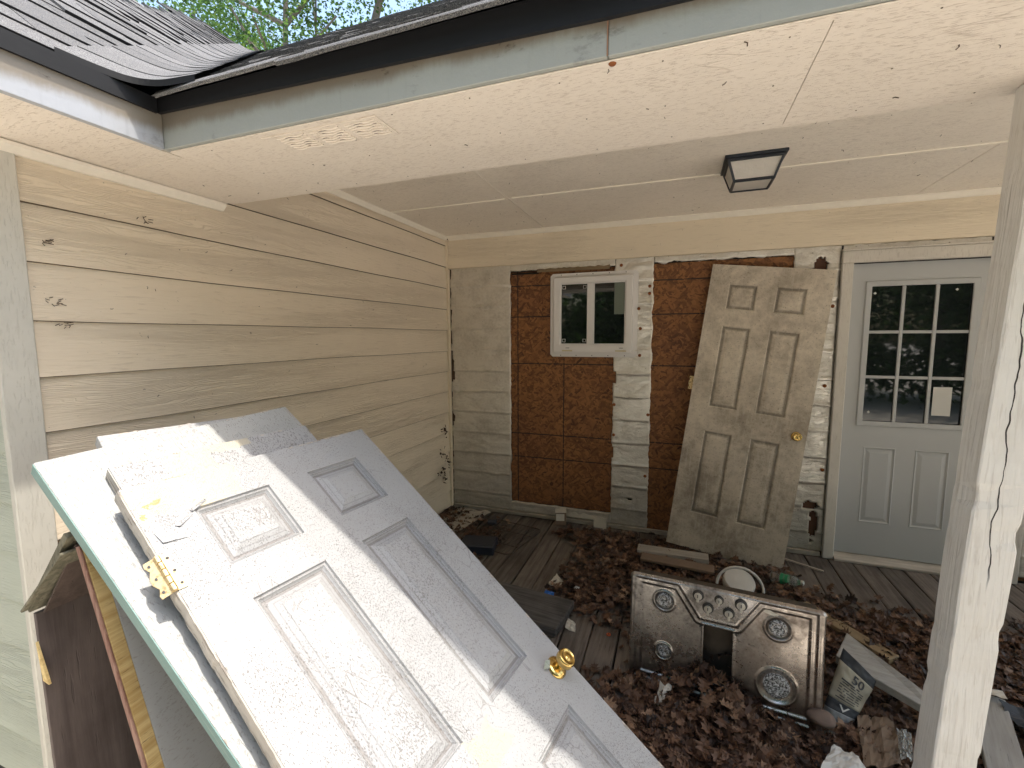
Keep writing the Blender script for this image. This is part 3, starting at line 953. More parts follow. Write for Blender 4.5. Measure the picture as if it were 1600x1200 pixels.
# casing
put('casing', MB().box((1.018, YB - .040, FL + .003), (1.084, YB - .006, .482)), 'casing', ed, bev=.004)
put('casing', MB().box((1.018, YB - .041, .4825), (2.09, YB - .006, .562)), 'casing', ed, bev=.004)
put('casing', MB().box((2.010, YB - .040, FL + .003), (2.082, YB - .006, .482)), 'casing', ed, bev=.004)
put('brick_mould_lip', MB().box((1.014, YB - .050, .5625), (2.09, YB - .006, .574)), 'casing', ed, bev=.002)
put('jamb', MB().box((1.0845, YB - .018, FL + .03), (1.0875, YB + .09, .4815)), 'casing', ed)
put('threshold', MB().prism([(1.085, YB - .060, FL + .003), (1.085, YB - .062, FL + .020), (1.085, YB + .03, FL + .045), (1.085, YB + .03, FL + .003)], (.92, 0, 0)), 'paleboard', ed, bev=.002)
put('door_gap', MB().box((1.09, YB + .020, FL + .045), (2.0, YB + .060, .52)), 'void', ed)
put('door_slab_edge', MB().box((DX0 + .7555, YB - .0, DZ1 - 2.02), (1.998, YB + .019, DZ1)), 'newdoor', ed)

# ================================================================== PORCH CEILING
pc = thing('porch_ceiling', 'pale painted plywood porch ceiling split by thin batten seams', 'ceiling', (0, 2.6, .885))
xs = [XW + .004, -1.062, 1.378, 3.82]; ys = [1.62, 2.846, YB + .05]
for i in range(3):
    for j in range(2):
        put('ceiling_panel', MB().box((xs[i] + .0015, ys[j] + .0015, .885), (xs[i + 1] - .0015, ys[j + 1] - .0015, .897)), 'ceil', pc, bev=.001)
put('seam_batten', MB().box((XW + .03, 2.838, .8775), (-1.08, 2.854, .8848)), 'crown', pc, bev=.001)
put('seam_batten', MB().box((-1.03, 2.832, .8775), (3.8, 2.849, .8848)), 'crown', pc, bev=.001)
put('seam_batten', MB().box((-1.069, 1.63, .8825), (-1.056, 2.829, .8848)), 'ceil', pc, bev=.001)
put('seam_batten', MB().box((-1.074, 2.855, .8825), (-1.061, YB - .07, .8848)), 'ceil', pc, bev=.001)

# ceiling lamp
lp = thing('ceiling_lamp', 'dark square lantern with frosted glass mounted flush on the porch ceiling', 'lamp', (.325, 2.70, .885))
cx, cy, t, b, hh = .325, 2.70, .138, .088, .115
put('mounting_plate', MB().box((cx - t, cy - t, .871), (cx + t, cy + t, .8845)), 'lampmetal', lp, bev=.003)
put('canopy_rim', MB().prism([(cx - t + .012, cy - t + .012, .8707), (cx + t - .012, cy - t + .012, .8707), (cx + t - .012, cy + t - .012, .8707), (cx - t + .012, cy + t - .012, .8707)], (0, 0, -.012)), 'lampmetal', lp, bev=.002)
tt = t - .02
zt, zb = .858, .885 - hh
top = [Vector((cx + sx * tt, cy + sy * tt, zt)) for sx, sy in ((-1, -1), (1, -1), (1, 1), (-1, 1))]
bot = [Vector((cx + sx * b, cy + sy * b, zb)) for sx, sy in ((-1, -1), (1, -1), (1, 1), (-1, 1))]
for k in range(4):
    k2 = (k + 1) % 4
    put('corner_bar', MB().tube([top[k], bot[k]], .0075, 4), 'lampmetal', lp)
    put('bottom_bar', MB().tube([bot[k], bot[k2]], .0075, 4), 'lampmetal', lp)
    c = sum((top[k], top[k2], bot[k], bot[k2]), Vector()) / 4
    inn = (Vector((cx, cy, c.z)) - c).normalized() * .003
    put('glass_panel', MB().prism([top[k] + inn, top[k2] + inn, bot[k2] + inn, bot[k] + inn], inn), 'frost', lp)
put('bottom_glass', MB().box((cx - b + .008, cy - b + .008, zb - .001), (cx + b - .008, cy + b - .008, zb + .002)), 'frost', lp)
for s in (-1, 1):
    put('bulb', MB().lathe([(.003, -.05), (.020, -.045), (.028, -.03), (.026, -.015), (.014, 0), (.012, .018)], (cx + s * .045, cy, .85), (0, 0, 1), 16), 'crown', lp)

# ================================================================== PORCH ROOF with soffit beam
pr = thing('porch_roof', 'porch roof with grey shingles, pale green fascia and cream soffit overhead', 'roof', (0, 1.3, .605))
YF, YI = 1.077, 1.570
XE = 4.2
sx = [-1.589 + .0, .262, 2.70, XE]
for i in range(3):
    put('soffit_panel', MB().box((sx[i] + .001, YF + .012, .605), (sx[i + 1] - .0006, YI, .617)), 'soffit', pr, bev=.0004)
put('soffit_panel', MB().box((XW + .002, YF + .06, .6055), (-1.590, YI, .6175)), 'soffit', pr, bev=.001)
put('beam_face', MB().box((XW + .002, YI - .012, .6178), (XE, YI + .05, .884)), 'soffit', pr)
put('soffit_edge_strip', MB().box((-1.57, YF + .001, .6015), (XE, YF + .020, .6047)), 'soffit', pr, bev=.001)
for (a, b) in ((-1.5885, -.1655), (-.1635, 2.4), (2.402, XE)):
    put('fascia_board', MB().box((a, YF - .010, .606), (b, YF + .010, .735)), 'fascia_porch', pr, bev=.0015)
put('fascia_rust_streak', MB().box((-.1665, YF - .0115, .607), (-.1635, YF - .0102, .690)), 'ruststain', pr)
put('rust_drip', MB().lathe([(.009, 0), (.007, .003), (.002, .004)], (-.157, YF + .012, .6012), (0, 0, -1), 10), 'rust', pr)
# black drip flashing, deeper to the right
put('flashing', MB().prism([(-1.60, YF - .014, .712), (-.16, YF - .014, .676), (XE, YF - .014, .650), (XE, YF - .014, .752), (-1.60, YF - .014, .752)], (0, -.012, 0)), 'black', pr)
# soffit vent
vt = MB().box((-1.215, 1.108, .6015), (-.800, 1.225, .6047))
vent = put('soffit_vent', vt, 'soffit', pr, bev=.0008)
for gI in range(3):
    for k in range(7):
        x0 = -1.165 + gI * .125; y = 1.122 + k * .0135
        vsl = []
        for q in range(9):
            xx = x0 + .105 * q / 8; yy = y + .003 * math.sin(q * 1.3 + k)
            vsl.append((xx, yy, .5995))
        o = put('louvre', MB().tube(vsl, .0024, 4), 'soffit', pr)
        if k < 6:
            o2 = put('louvre_slot', MB().box((x0 + .008 + .02 * (k % 3), y + .006, .6004), (x0 + .095 - .018 * ((k + gI) % 3), y + .0072, .6014)), 'nest', pr)

# nail heads and specks of dirt under the soffit and ceiling
nh = MB(); R = random.Random(77)
for i in range(24):
    for y in (1.125, 1.33, 1.545):
        x = -1.45 + i * .235 + R.uniform(-.015, .015)
        nh.lathe([(.0021, 0), (.0018, .0010)], (x, y + R.uniform(-.008, .008), .6049), (0, 0, -1), 8)
put('nail_heads', nh, 'lapshade_nail', pr, stuff=True)
nh = MB()
for i in range(24):
    for y in (1.9, 2.35, 2.80, 2.89, 3.3, 3.62):
        x = -1.85 + i * .24 + R.uniform(-.015, .015)
        nh.lathe([(.0021, 0), (.0018, .0010)], (x, y + R.uniform(-.008, .008), .8849), (0, 0, -1), 8)
put('nail_heads', nh, 'lapshade_nail', pc, stuff=True)
def specks(parent, x0, x1, y0, y1, z, n_, seed):
    R = random.Random(seed); mb = MB()
    for i in range(n_):
        c = Vector((R.uniform(x0, x1), R.uniform(y0, y1), z)); a = R.random() * 6.3; L = R.uniform(.002, .009)
        p2 = c + Vector((math.cos(a) * L, math.sin(a) * L, -.002)); p3 = p2 + Vector((math.cos(a + 1.2) * L, math.sin(a + 1.2) * L, -.003))
        mb.tube([c, p2, p3], R.uniform(.0006, .0014), 4)
    put('dirt_specks', mb, 'nest', parent, stuff=True)
specks(pr, -1.9, 2.2, 1.1, 1.56, .6046, 24, 1)
specks(pc, -1.9, 2.2, 1.7, 3.65, .8845, 55, 2)
MS = .77   # roof slope
def roofz(d):
    return .758 + MS * d
a_ = math.atan(MS)
# decks (undersides and far faces)
BT = 4.25
V0 = Vector((-1.61, 1.05, roofz(0))); V1 = Vector((-1.61 - BT, 1.05 + BT, roofz(BT)))
H0 = Vector((-1.61, .36, roofz(0))); H1 = Vector((-1.61 - BT, .36 + BT, roofz(BT)))
dz = Vector((0, 0, -.014))
def deck(pts, parent, name='roof_deck'):
    put(name, MB().prism([p + dz for p in pts], (0, 0, -.02)), 'black', parent)
deck([V0, Vector((XE, 1.05, roofz(0))), Vector((XE, 1.05 + BT, roofz(BT))), V1], pr)
deck([V1, Vector((XE, 1.05 + BT, roofz(BT))), Vector((XE, 1.05 + 2 * BT, roofz(0))), V1 + Vector((0, BT, -MS * BT))], pr, 'rear_roof_deck')

# ================================================================== WING ROOF
wr = thing('wing_roof', 'grey shingled hip roof with white fascia over the siding wall at left', 'roof', (-1.6, .7, .605))
deck([V0, V1, H1, H0], wr)
deck([H0, H1, H1 + Vector((-.4, 0, 0)), Vector((-7.5, .36, roofz(0)))], wr, 'front_roof_deck')
put('fascia_board', MB().box((-1.599, .385, .606), (-1.579, YF - .011, .735)), 'fascia_wing', wr, bev=.0015)
put('fascia_board', MB().box((-6.5, .385, .606), (-1.5995, .405, .735)), 'fascia_wing', wr, bev=.0015)
put('flashing', MB().prism([(-1.5785, .36, .702), (-1.5785, YF - .030, .708), (-1.5785, YF - .030, .752), (-1.5785, .36, .752)], (.010, 0, 0)), 'black', wr)
put('soffit_panel', MB().box((XW - .01, .405, .6065), (-1.5995, YF + .058, .6175)), 'soffit', wr, bev=.001)
put('soffit_panel', MB().box((-6.4, .406, .6062), (XW - .0105, .775, .6175)), 'soffit', wr)

# shingles, one object each
SH = {}
def shingle_mesh(L, th, rnd_):
    key = (round(L, 2), th)
    # x along the course, y up the slope, z out; slightly curled lower edge
    nb = 6
    vs, fs = [], []
    for j, (y, zc) in enumerate(((0, 0), (.05, -.0005), (.185, -.004))):
        for i in range(nb + 1):
            x = L * i / nb
            e = (.0025 * mnoise.noise(Vector((x * 14, rnd_, j)))) if j == 0 else 0
            vs.append((x, y + e, zc + th + e * .6))
    o = len(vs)
    vs += [(x, y, z - th) for x, y, z in vs]
    W = nb + 1
    for j in range(2):
        for i in range(nb):
            fs.append((j * W + i, j * W + i + 1, (j + 1) * W + i + 1, (j + 1) * W + i))
    for i in range(nb):
        fs.append((i, o + i, o + i + 1, i + 1))
    fs += [(0, W, o + W, o), (W, 2 * W, o + 2 * W, o + W), (nb, o + nb, o + W + nb, W + nb), (W + nb, o + W + nb, o + 2 * W + nb, 2 * W + nb)]
    me = bpy.data.meshes.new('shingle')
    me.from_pydata(vs, [], fs)
    me.materials.append(M['shingle']); me.materials.append(M['black'])
    for p_ in me.polygons:
        if abs(p_.normal.y) > .5:
            p_.material_index = 1
    return me
pool = [shingle_mesh(L, th, i * 3.3) for i, (L, th) in enumerate([(.20, .009), (.26, .016), (.32, .009), (.30, .017), (.24, .013), (.36, .010), (.28, .015)])]
plen = [.20, .26, .32, .30, .24, .36, .28]
pool2 = [shingle_mesh(L, th, i * 5.1) for i, (L, th) in enumerate([(.20, .004), (.26, .008), (.32, .005), (.30, .009), (.24, .005), (.36, .004), (.28, .007)])]
for me_ in pool2:
    for p_ in me_.polygons:
        p_.material_index = 0
EXPO = .143
def lay(parent, base, along, upd, nrm, s0f, s1f, ncourse, rng, limit, lift=0.0, pool=pool):
    cnt = 0
    rest = MB()
    for c in range(ncourse):
        s = s0f(c) ; e = s1f(c)
        s -= rng.uniform(0, .2)
        while s < e:
            k = rng.randrange(len(pool))
            p = base + along * s + upd * (c * EXPO + rng.uniform(-.003, .003)) + nrm * (.003 + lift + rng.uniform(0, .003))
            tilt = .008
            y2 = (upd + nrm * -.018).normalized(); x2 = along; z2 = x2.cross(y2)
            if z2.dot(nrm) < 0:
                x2 = -along; z2 = x2.cross(y2); p = p + along * plen[k]
            m = frame(p, x2, y2, z2)
            if cnt < limit:
                o = bpy.data.objects.new('shingle', pool[k]); C.objects.link(o)
                o.parent = parent; o.matrix_parent_inverse = WI[parent.name]; o.matrix_basis = m
            else:
                me = pool[k]
                rest.add([m @ v.co for v in me.vertices], [tuple(f.vertices) for f in me.polygons])
            cnt += 1
            s += plen[k] + .003
    if rest.v:
        put('far_shingles', rest, 'shingle', parent, stuff=True)
cs, sn = math.cos(a_), math.sin(a_)
rng = random.Random(3)
# wing plane: along +Y, upslope (-x, 0, +z)
nc = int(BT / cs / EXPO)
lay(wr, Vector((-1.598, 0, roofz(0) - .008)), Vector((0, 1, 0)), Vector((-cs, 0, sn)), Vector((sn, 0, cs)),
    lambda c: .40 + (c + .3) * EXPO * cs, lambda c: .93 + c * EXPO * cs, nc, rng, 290)
# porch plane: along +X, upslope (0, +y, +z)
lay(pr, Vector((0, 1.038, roofz(0) - .008)), Vector((1, 0, 0)), Vector((0, cs, sn)), Vector((0, -sn, cs)),
    lambda c: -1.50 - c * EXPO * cs, lambda c: min(XE - .3, 0.9 + c * .25), nc, rng, 290, pool=pool2)
# valley shingles swept from one plane into the other
def sweep_valley(parent, nco):
    for c in range(nco):
        mb = MB(); d = c * EXPO * cs; nn = 22
        rows = []
        hw = .22
        for j, dd in enumerate((0, EXPO * 1.25)):
            row = []
            for i in range(nn + 1):
                t = -1 + 2 * i / nn
                # point on wing plane (t<0) or porch plane (t>0), rounded in the middle
                s = t * hw
                r = .12
                q = math.sqrt(s * s + r * r) - r * .0
                ax = (q - s) / 2; ay = (q + s) / 2      # ax: distance on wing plane, ay: on porch plane
                dk = d + dd * cs
                x = -1.598 - dk + ay * 1.0
                y = 1.038 + dk - ax * 1.0
                zc = roofz(dk) + .010 + (.002 if j == 0 else .0) + .0015 * mnoise.noise(Vector((c, t * 2, 0))) + rng_off[c]
                row.append(Vector((x, y, zc)))
            rows.append(row)
        W = nn + 1
        th = .007
        vs = rows[0] + rows[1] + [p - Vector((0, 0, th + .012)) for p in rows[0]]
        fs = []
        for i in range(nn):
            fs.append((i, i + 1, W + i + 1, W + i)); fs.append((2 * W + i, 2 * W + i + 1, i + 1, i))
        mb.add(vs, fs)
        ob = put('valley_shingle', mb, 'shingle', parent)
        ob.data.materials.append(M['black'])
        for p_ in ob.data.polygons[nn * 0:]:
            if p_.index % 2 == 1:
                p_.material_index = 1
rng_off = [random.uniform(0, .004) for _ in range(60)]
sweep_valley(wr, nc)
xx = -1.535; ke = 0
while xx < XE - .2:
    L = rng.uniform(.28, .95); mb = MB(); n1 = max(4, int(L / .06)); vs = []
    prof = [(1.16, .852), (1.085, .797), (1.055, .777), (1.036, .763), (1.022, .750), (1.017, .7425)]
    sd_ = rng.random() * 50; lift = rng.uniform(0, .004)
    for (y_, z_) in prof:
        for i in range(n1 + 1):
            x_ = xx + L * i / n1
            wv = .004 * mnoise.noise(Vector((x_ * 5, sd_, y_ * 20))) + .002 * mnoise.noise(Vector((x_ * 17, sd_, 0)))
            vs.append((x_, y_ + wv * .4, z_ + wv + lift))
    W = n1 + 1; o_ = len(vs); fs = []
    vs += [(a, b + .005, c - .008) for a, b, c in vs]
    for j in range(len(prof) - 1):
        for i in range(n1):
            f = (j * W + i, j * W + i + 1, (j + 1) * W + i + 1, (j + 1) * W + i)
            fs += [f, tuple(k + o_ for k in f[::-1])]
        fs += [(j * W, (j + 1) * W, (j + 1) * W + o_, j * W + o_), (j * W + n1, (j + 1) * W + n1, (j + 1) * W + n1 + o_, j * W + n1 + o_)]
    j = len(prof) - 1
    for i in range(n1):
        fs.append((j * W + i, j * W + i + 1, j * W + i + 1 + o_, j * W + i + o_))
    ob = put('eave_shingle', mb.add(vs, fs), 'shingle', pr)
    xx += L + .002
# hip cap shingles
hd = (H1 - H0).normalized()
for k in range(int((H1 - H0).length / .15)):
    c = H0 + hd * (k * .15) + Vector((0, 0, .016))
    lf = Vector((0, 1, 0)) ; rt = Vector((-1, 0, 0))
    w_ = .145
    r0, r1 = c, c + hd * .19 - Vector((0, 0, .010))
    vs = [r0 + lf * w_ , r0 + Vector((0, 0, .006)), r0 + rt * w_, r1 + lf * w_, r1 + Vector((0, 0, .006)), r1 + rt * w_]
    vs2 = [v - Vector((0, 0, .012)) for v in vs]
    put('hip_cap_shingle', MB().add(vs + vs2, [(0, 1, 4, 3), (1, 2, 5, 4), (0, 6, 7, 1), (1, 7, 8, 2), (0, 3, 9, 6), (2, 8, 11, 5)]), 'shingle', wr)

# ================================================================== POST
ps = thing('porch_post', 'cracked white wooden porch post leaning at the right edge', 'post', (.72, 1.5, FL))
mb = MB(); nz = 90; vs = []
for j in range(nz + 1):
    t = j / nz; z = FL + .003 + (.602 - FL - .003) * t
    xl = .668 + (.764 - .668) * t ** .95 + .002 * math.sin(t * 9) - .002
    yf = 1.452 + .0015 * math.sin(t * 7)
    wd = .098 + .002 * math.sin(t * 14 + 1)
    k = .004
    for (x, y) in ((k, 0), (wd - k, 0), (wd, k), (wd, .098 - k), (wd - k, .098), (k, .098), (0, .098 - k), (0, k)):
        ch_ = .0012 * mnoise.noise(Vector((x * 30, z * 6, 0)))
        wr_ = max(0, mnoise.noise(Vector((x * 9 + 4, z * 11, y * 9))) - .15) * .014
        vs.append((xl + x + ch_ + (wr_ if x < .05 else -wr_), yf + y + (wr_ * .8 if y < .05 else -wr_ * .8), z))
fs = [tuple(range(8))[::-1], tuple(nz * 8 + i for i in range(8))]
for j in range(nz):
    for i in range(8):
        i2 = (i + 1) % 8
        fs.append((j * 8 + i, j * 8 + i2, j * 8 + 8 + i2, j * 8 + 8 + i))
def postmat():
    n = crackpaint('flaking_white_post_paint', (.76, .74, .70), (.40, .35, .30), .45, (1, 1, .07), .4, (.56, .52, .46), 120)
    x, y, z = n.xyz()
    wob = n.math('MULTIPLY', n.math('SUBTRACT', n.noise(5, n.map((0, 0, 1)), 3), .5), .05)
    wob2 = n.math('MULTIPLY', n.math('SUBTRACT', n.noise(14, n.map((0, 0, 1)), 3), .5), .010)
    lean = n.math('ADD', n.math('ADD', wob, n.math('MULTIPLY', wob2, .35)), n.math('MULTIPLY', z, .02))
    d = n.math('ABSOLUTE', n.math('SUBTRACT', n.math('SUBTRACT', x, .772), lean))
    wdt = n.math('MULTIPLY', n.step(n.noise(7, n.map((0, 0, 1)), 4), .3, .7), .0014)
    inz = n.math('MULTIPLY', n.step(z, -.66, -.58), n.step(z, .14, .05))
    front = n.step(y, 1.47, 1.465)
    cr = n.math('MULTIPLY', n.math('MULTIPLY', n.math('LESS_THAN', d, n.math('ADD', wdt, .0008)), inz), front)
    grain = n.noise(60, n.map((1, 1, .05)), 4, .6, .6)
    c = n.mix(n.math('MULTIPLY', n.step(grain, .54, .74), .28), n.c, (.33, .28, .23))
    c = n.mix(cr, c, (.02, .015, .012))
    h = n.math('SUBTRACT', n.math('MULTIPLY', grain, .6), n.math('MULTIPLY', cr, 3))
    n.bump(h, .007, 1)
    return n.fin(c, .6)
M['post'] = postmat()
put('post_shaft', mb.add(vs, fs), 'post', ps)

# ================================================================== STACK OF OLD DOORS
RX = Vector((.16528, .98604, .02014)); RV = Vector((.78868, -.11988, -.60300)); RN = Vector((.59217, -.11555, .79748))
A0 = Vector((-1.26948, .68368, -.36844))
def plane_frame(lx, lt, off, ang):
    """corner at (lx, lt) in the top door's own plane, turned by ang, sunk by off"""
    ca, sa = math.cos(ang), math.sin(ang)
    u = RX * ca + RV * -sa
    v = RX * sa + RV * ca
    return frame(A0 + RX * lx + RV * lt - RN * off, u, -v, RN)
P6 = [(.116, .319, .115, .306), (.448, .645, .115, .306), (.116, .319, .409, .975), (.448, .645, .409, .975), (.116, .319, 1.142, 1.83), (.448, .645, 1.142, 1.83)]

def rough_edges(me, seed, amp=.003):
    pass

td = thing('panel_door', 'crackled white six panel door with brass knob, topmost of the leaning stack', 'door', mat=plane_frame(0, 0, 0, 0), group='old white doors stacked in front of the siding')
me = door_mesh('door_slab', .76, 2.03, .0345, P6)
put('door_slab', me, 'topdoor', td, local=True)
# peeling flakes near the top left of the door
def flake(parent, pts, z0, lift, mat='door'):
    vs = [(x, y, z0 + .0008 + (lift if i % 2 else 0)) for i, (x, y) in enumerate(pts)]
    n_ = len(vs)
    mb = MB().add(vs + [(x, y, z + .0008) for x, y, z in vs], [tuple(range(n_)), tuple(range(n_, 2 * n_))] + [(i, (i + 1) % n_, n_ + (i + 1) % n_, n_ + i) for i in range(n_)])
    return put('paint_flake', mb, mat, parent, local=True)
flake(td, [(.060, -.148), (.105, -.125), (.108, -.132), (.068, -.156)], 0, .003)
flake(td, [(.105, -.118), (.150, -.098), (.153, -.103), (.110, -.125)], 0, .003)
flake(td, [(.015, -.150), (.075, -.162), (.07, -.19), (.02, -.185)], 0, .003)
# bare worn hinge edge
mb = MB(); pts = []
R = random.Random(8)
for i in range(200):
    y = -2.028 * i / 199
    o_ = .0035 + .004 * abs(mnoise.noise(Vector((0, y * 14, 1)))) + .003 * abs(mnoise.noise(Vector((0, y * 60, 1))))
    pts.append((-o_, y))
vs = []
for (x, y) in pts:
    vs += [(x, y, -.034), (x * 1.2, y, -.018), (x * .7, y, -.003), (.002, y, -.0005)]
fs = []
for i in range(199):
    for j in range(3):
        fs.append((i * 4 + j, i * 4 + j + 1, i * 4 + 5 + j, i * 4 + 4 + j))
put('hinge_side_edge', mb.add(vs, fs), 'edge', td, local=True)
# hinge
def hinge(parent, x, t, z, flip=1, tilt=0.0):
    hg = MB()
    L = .098
    for sgn, w0, w1 in ((1, .004, .028), (-1, -.004, -.028)):
        out = []
        for (a, b) in ((w0, L / 2), (w1 * .9, L / 2), (w1 * .96, L * .4), (w1 * .75, L * .25), (w1, L * .08), (w1, -L * .08), (w1 * .75, -L * .25), (w1 * .96, -L * .4), (w1 * .9, -L / 2), (w0, -L / 2)):
            out.append((a * math.cos(tilt * sgn if sgn < 0 else 0), b, (abs(a) * -math.sin(tilt) if sgn < 0 else 0)))
        hg.prism(out, (0, 0, .0022))
    m = Matrix.Translation((x, -t, z))
    o = put('hinge', hg, 'hinge', parent, local=True, matrix=m)
    for k in range(5):
        y0 = -L / 2 + k * L / 5
        kn = put('hinge_knuckle', MB().lathe([(.0062, .0008), (.0068, .002), (.0068, L / 5 - .002), (.0062, L / 5 - .0008)], (0, y0, .003), (0, 1, 0), 14), 'hinge', o, local=True)
    for s in (-1, 1):
        for y in (-.036, 0, .036):
            c = Vector((s * .018 * (math.cos(tilt) if s < 0 else 1), y, .0025 - (math.sin(tilt) * .018 if s < 0 else 0)))
            put('screw_hole', MB().lathe([(.0036, 0), (.0036, .0006)], c, (0, 0, 1), 10), 'ink', o, local=True)
    return o
hinge(td, -.006, .262, .001, tilt=.5)
# knob
def knob(parent, x, t, z, mat='brass', s=1.0, latch=True):
    ro = put('knob_rose', MB().lathe([(.033 * s, 0), (.033 * s, .003), (.028 * s, .008), (.016 * s, .012)], (0, 0, 0), (0, 0, 1), 32).mesh('knob_rose', True), mat, parent, local=True, matrix=Matrix.Translation((x, -t, z)))
    put('knob', MB().lathe([(.013 * s, .010), (.0115 * s, .020), (.013 * s, .028), (.024 * s, .034), (.0285 * s, .042), (.0275 * s, .058), (.022 * s, .064), (.0215 * s, .0625), (.008 * s, .062), (.007 * s, .064), (.004 * s, .064)], (0, 0, 0), (0, 0, 1), 36).mesh('knob', True), mat, ro, local=True)
    return ro
kk = knob(td, .702, 1.062, .0005)
put('green_leaf_bit', MB().prism([(.655, -1.035, .004), (.662, -1.022, .024), (.668, -1.030, .034), (.664, -1.045, .016)], (.001, .001, 0)), 'green', td, local=True)

d2 = thing('panel_door', 'white door directly beneath the top door, cream scraps along its upper edge', 'door', mat=plane_frame(.021, -.110, .0365, 0), group='old white doors stacked in front of the siding')
me = door_mesh('door_slab', .575, 1.98, .034, [])
bevel(me, .0015)
def d2mat():
    n = crackpaint('cream_scrap_door_paint', (.365, .372, .385), (.12, .10, .085), 1.0, (1, .42, 1), .2, (.42, .39, .37), 290)
    x, y, z = n.xyz()
    wob = n.math('MULTIPLY', n.math('SUBTRACT', n.noise(11, None, 4, .6), .5), .10)
    xx = n.math('ADD', x, wob)
    m1 = n.math('MULTIPLY', n.step(xx, .12, .125), n.math('SUBTRACT', 1.0, n.step(xx, .235, .24)))
    m2 = n.math('MULTIPLY', n.step(n.math('ADD', y, n.math('MULTIPLY', wob, .5)), -.028, -.024), n.math('MULTIPLY', n.step(xx, .235, .24), n.math('SUBTRACT', 1.0, n.step(xx, .36, .365))))
    m = n.math('MAXIMUM', m1, m2)
    return n.fin(n.mix(m, n.c, (.47, .435, .355)), .55)
M['d2'] = d2mat()
put('door_slab', me, 'd2', d2, local=True)
hinge_e = put('bare_edge', MB().box((-.0022, -1.975, -.033), (-.0003, -.004, -.002)), 'edge', d2, local=True)

d3 = thing('flush_door', 'flush white door with teal painted edge, widest of the leaning stack', 'door', mat=plane_frame(-.090, -.203, .0725, math.radians(3.9)), group='old white doors stacked in front of the siding')
me = door_mesh('door_slab', .705, 2.03, .034, [])
bevel(me, .0015)
put('door_slab', me, 'doorclean', d3, local=True)
put('teal_edge', MB().box((-.0018, -2.025, -.0345), (-.0003, -.002, -.0015)), 'teal', d3, local=True)
put('top_edge', MB().box((.002, .0003, -.0335), (.7, .0016, -.0015)), 'doorclean', d3, local=True)

d4 = thing('panel_door', 'white door lowest in the leaning stack, its top edge against the siding', 'door', mat=plane_frame(.066, -.292, .1085, math.radians(-2.6)), group='old white doors stacked in front of the siding')
me = door_mesh('door_slab', .578, 1.95, .034, [])
bevel(me, .0015)
put('door_slab', me, 'door2', d4, local=True)

def chips(parent, w, h, n_, seed, mat='edge', zf=.0006, far=True):
    R = random.Random(seed); mb = MB()
    for i in range(n_):
        side = R.choice('LRT' if far else 'LT')
        sx_, sy_ = R.uniform(.002, .007), R.uniform(.004, .022)
        if side == 'T':
            cx_, cy_ = R.uniform(.01, w - .01), -R.uniform(0.001, .004); sx_, sy_ = sy_, sx_ * .8
        else:
            cx_ = R.uniform(.001, .004) if side == 'L' else w - R.uniform(.001, .004); cy_ = -R.uniform(.02, h)
        k = R.randint(5, 8); pts = []
        for q in range(k):
            a = 6.283 * q / k; r = R.uniform(.55, 1)
            pts.append((min(w, max(0, cx_ + sx_ * r * math.cos(a))), min(0, cy_ + sy_ * r * math.sin(a)), 0))
        mb.prism(pts, (0, 0, zf))
    return put('paint_chips', mb, mat, parent, local=True, stuff=True)
chips(td, .76, 1.6, 46, 4)
chips(d3, .70, 1.6, 26, 5)
chips(d2, .575, .2, 14, 6)
chips(d4, .578, .2, 14, 7)

# ================================================================== PLYWOOD CABINET holding them up
cb = thing('plywood_cabinet', 'open rotting plywood cabinet standing askew under the stacked doors', 'cabinet', (-1.4, .9, -1.65))
yf, yb = .625, 1.24
def board(name, p, q, th, y0, y1, mat, side=1, bev=.001):
    p = Vector((p[0], 0, p[1])); q = Vector((q[0], 0, q[1]))
    d = (q - p).normalized(); nn = Vector((d.z, 0, -d.x)) * side * th
    pts = [Vector((v.x, y0, v.z)) for v in (p, q, q + nn, p + nn)]
    return put(name, MB().prism(pts, (0, y1 - y0, 0)), mat, cb, bev=bev)
Ap, Lp = (-1.375, -.480), (-1.578, -.715)
board('top_board', Ap, Lp, .016, yf, yb, 'plyedge', 1)
board('top_board_ply', (Ap[0] - .012, Ap[1] - .035), (Lp[0] - .012, Lp[1] + .01), .007, yf - .012, yb - .02, 'plyedge', -1)
Rb = (-.965, -1.655)
board('side_panel', (-1.345, -.498), Rb, .018, yf + .035, yb + .15, 'doorclean', -1)
board('torn_fibre_strip', (-1.345, -.498), Rb, .0165, yf + .0055, yf + .0345, 'fibre', -1)
board('ply_layer', (-1.345, -.498), Rb, .0150, yf, yf + .005, 'redply', -1)
board('left_panel', (-1.572, -.722), (-1.552, -1.655), .012, yf + .01, yb, 'plygrey', 1)
put('back_panel', MB().prism([(-1.385, yb, -.51), (-1.565, yb, -.73), (-1.552, yb, -1.655), (-.99, yb, -1.655)], (0, .012, 0)), 'ply', cb)
board('inner_top_panel', (-1.388, -.505), (-1.562, -.720), .005, yf + .02, yb - .002, 'ply', -1)
put('shelf_stick', MB().prism([(-1.30, .78, -1.22), (-1.285, .78, -1.24), (-1.205, .80, -1.09), (-1.222, .80, -1.075)], (0, .02, 0)), 'plyedge', cb)
put('splinter', MB().prism([(-1.575, yf + .004, -.80), (-1.535, yf + .004, -.91), (-1.56, yf + .004, -.905)], (0, .006, 0)), 'fibre', cb)

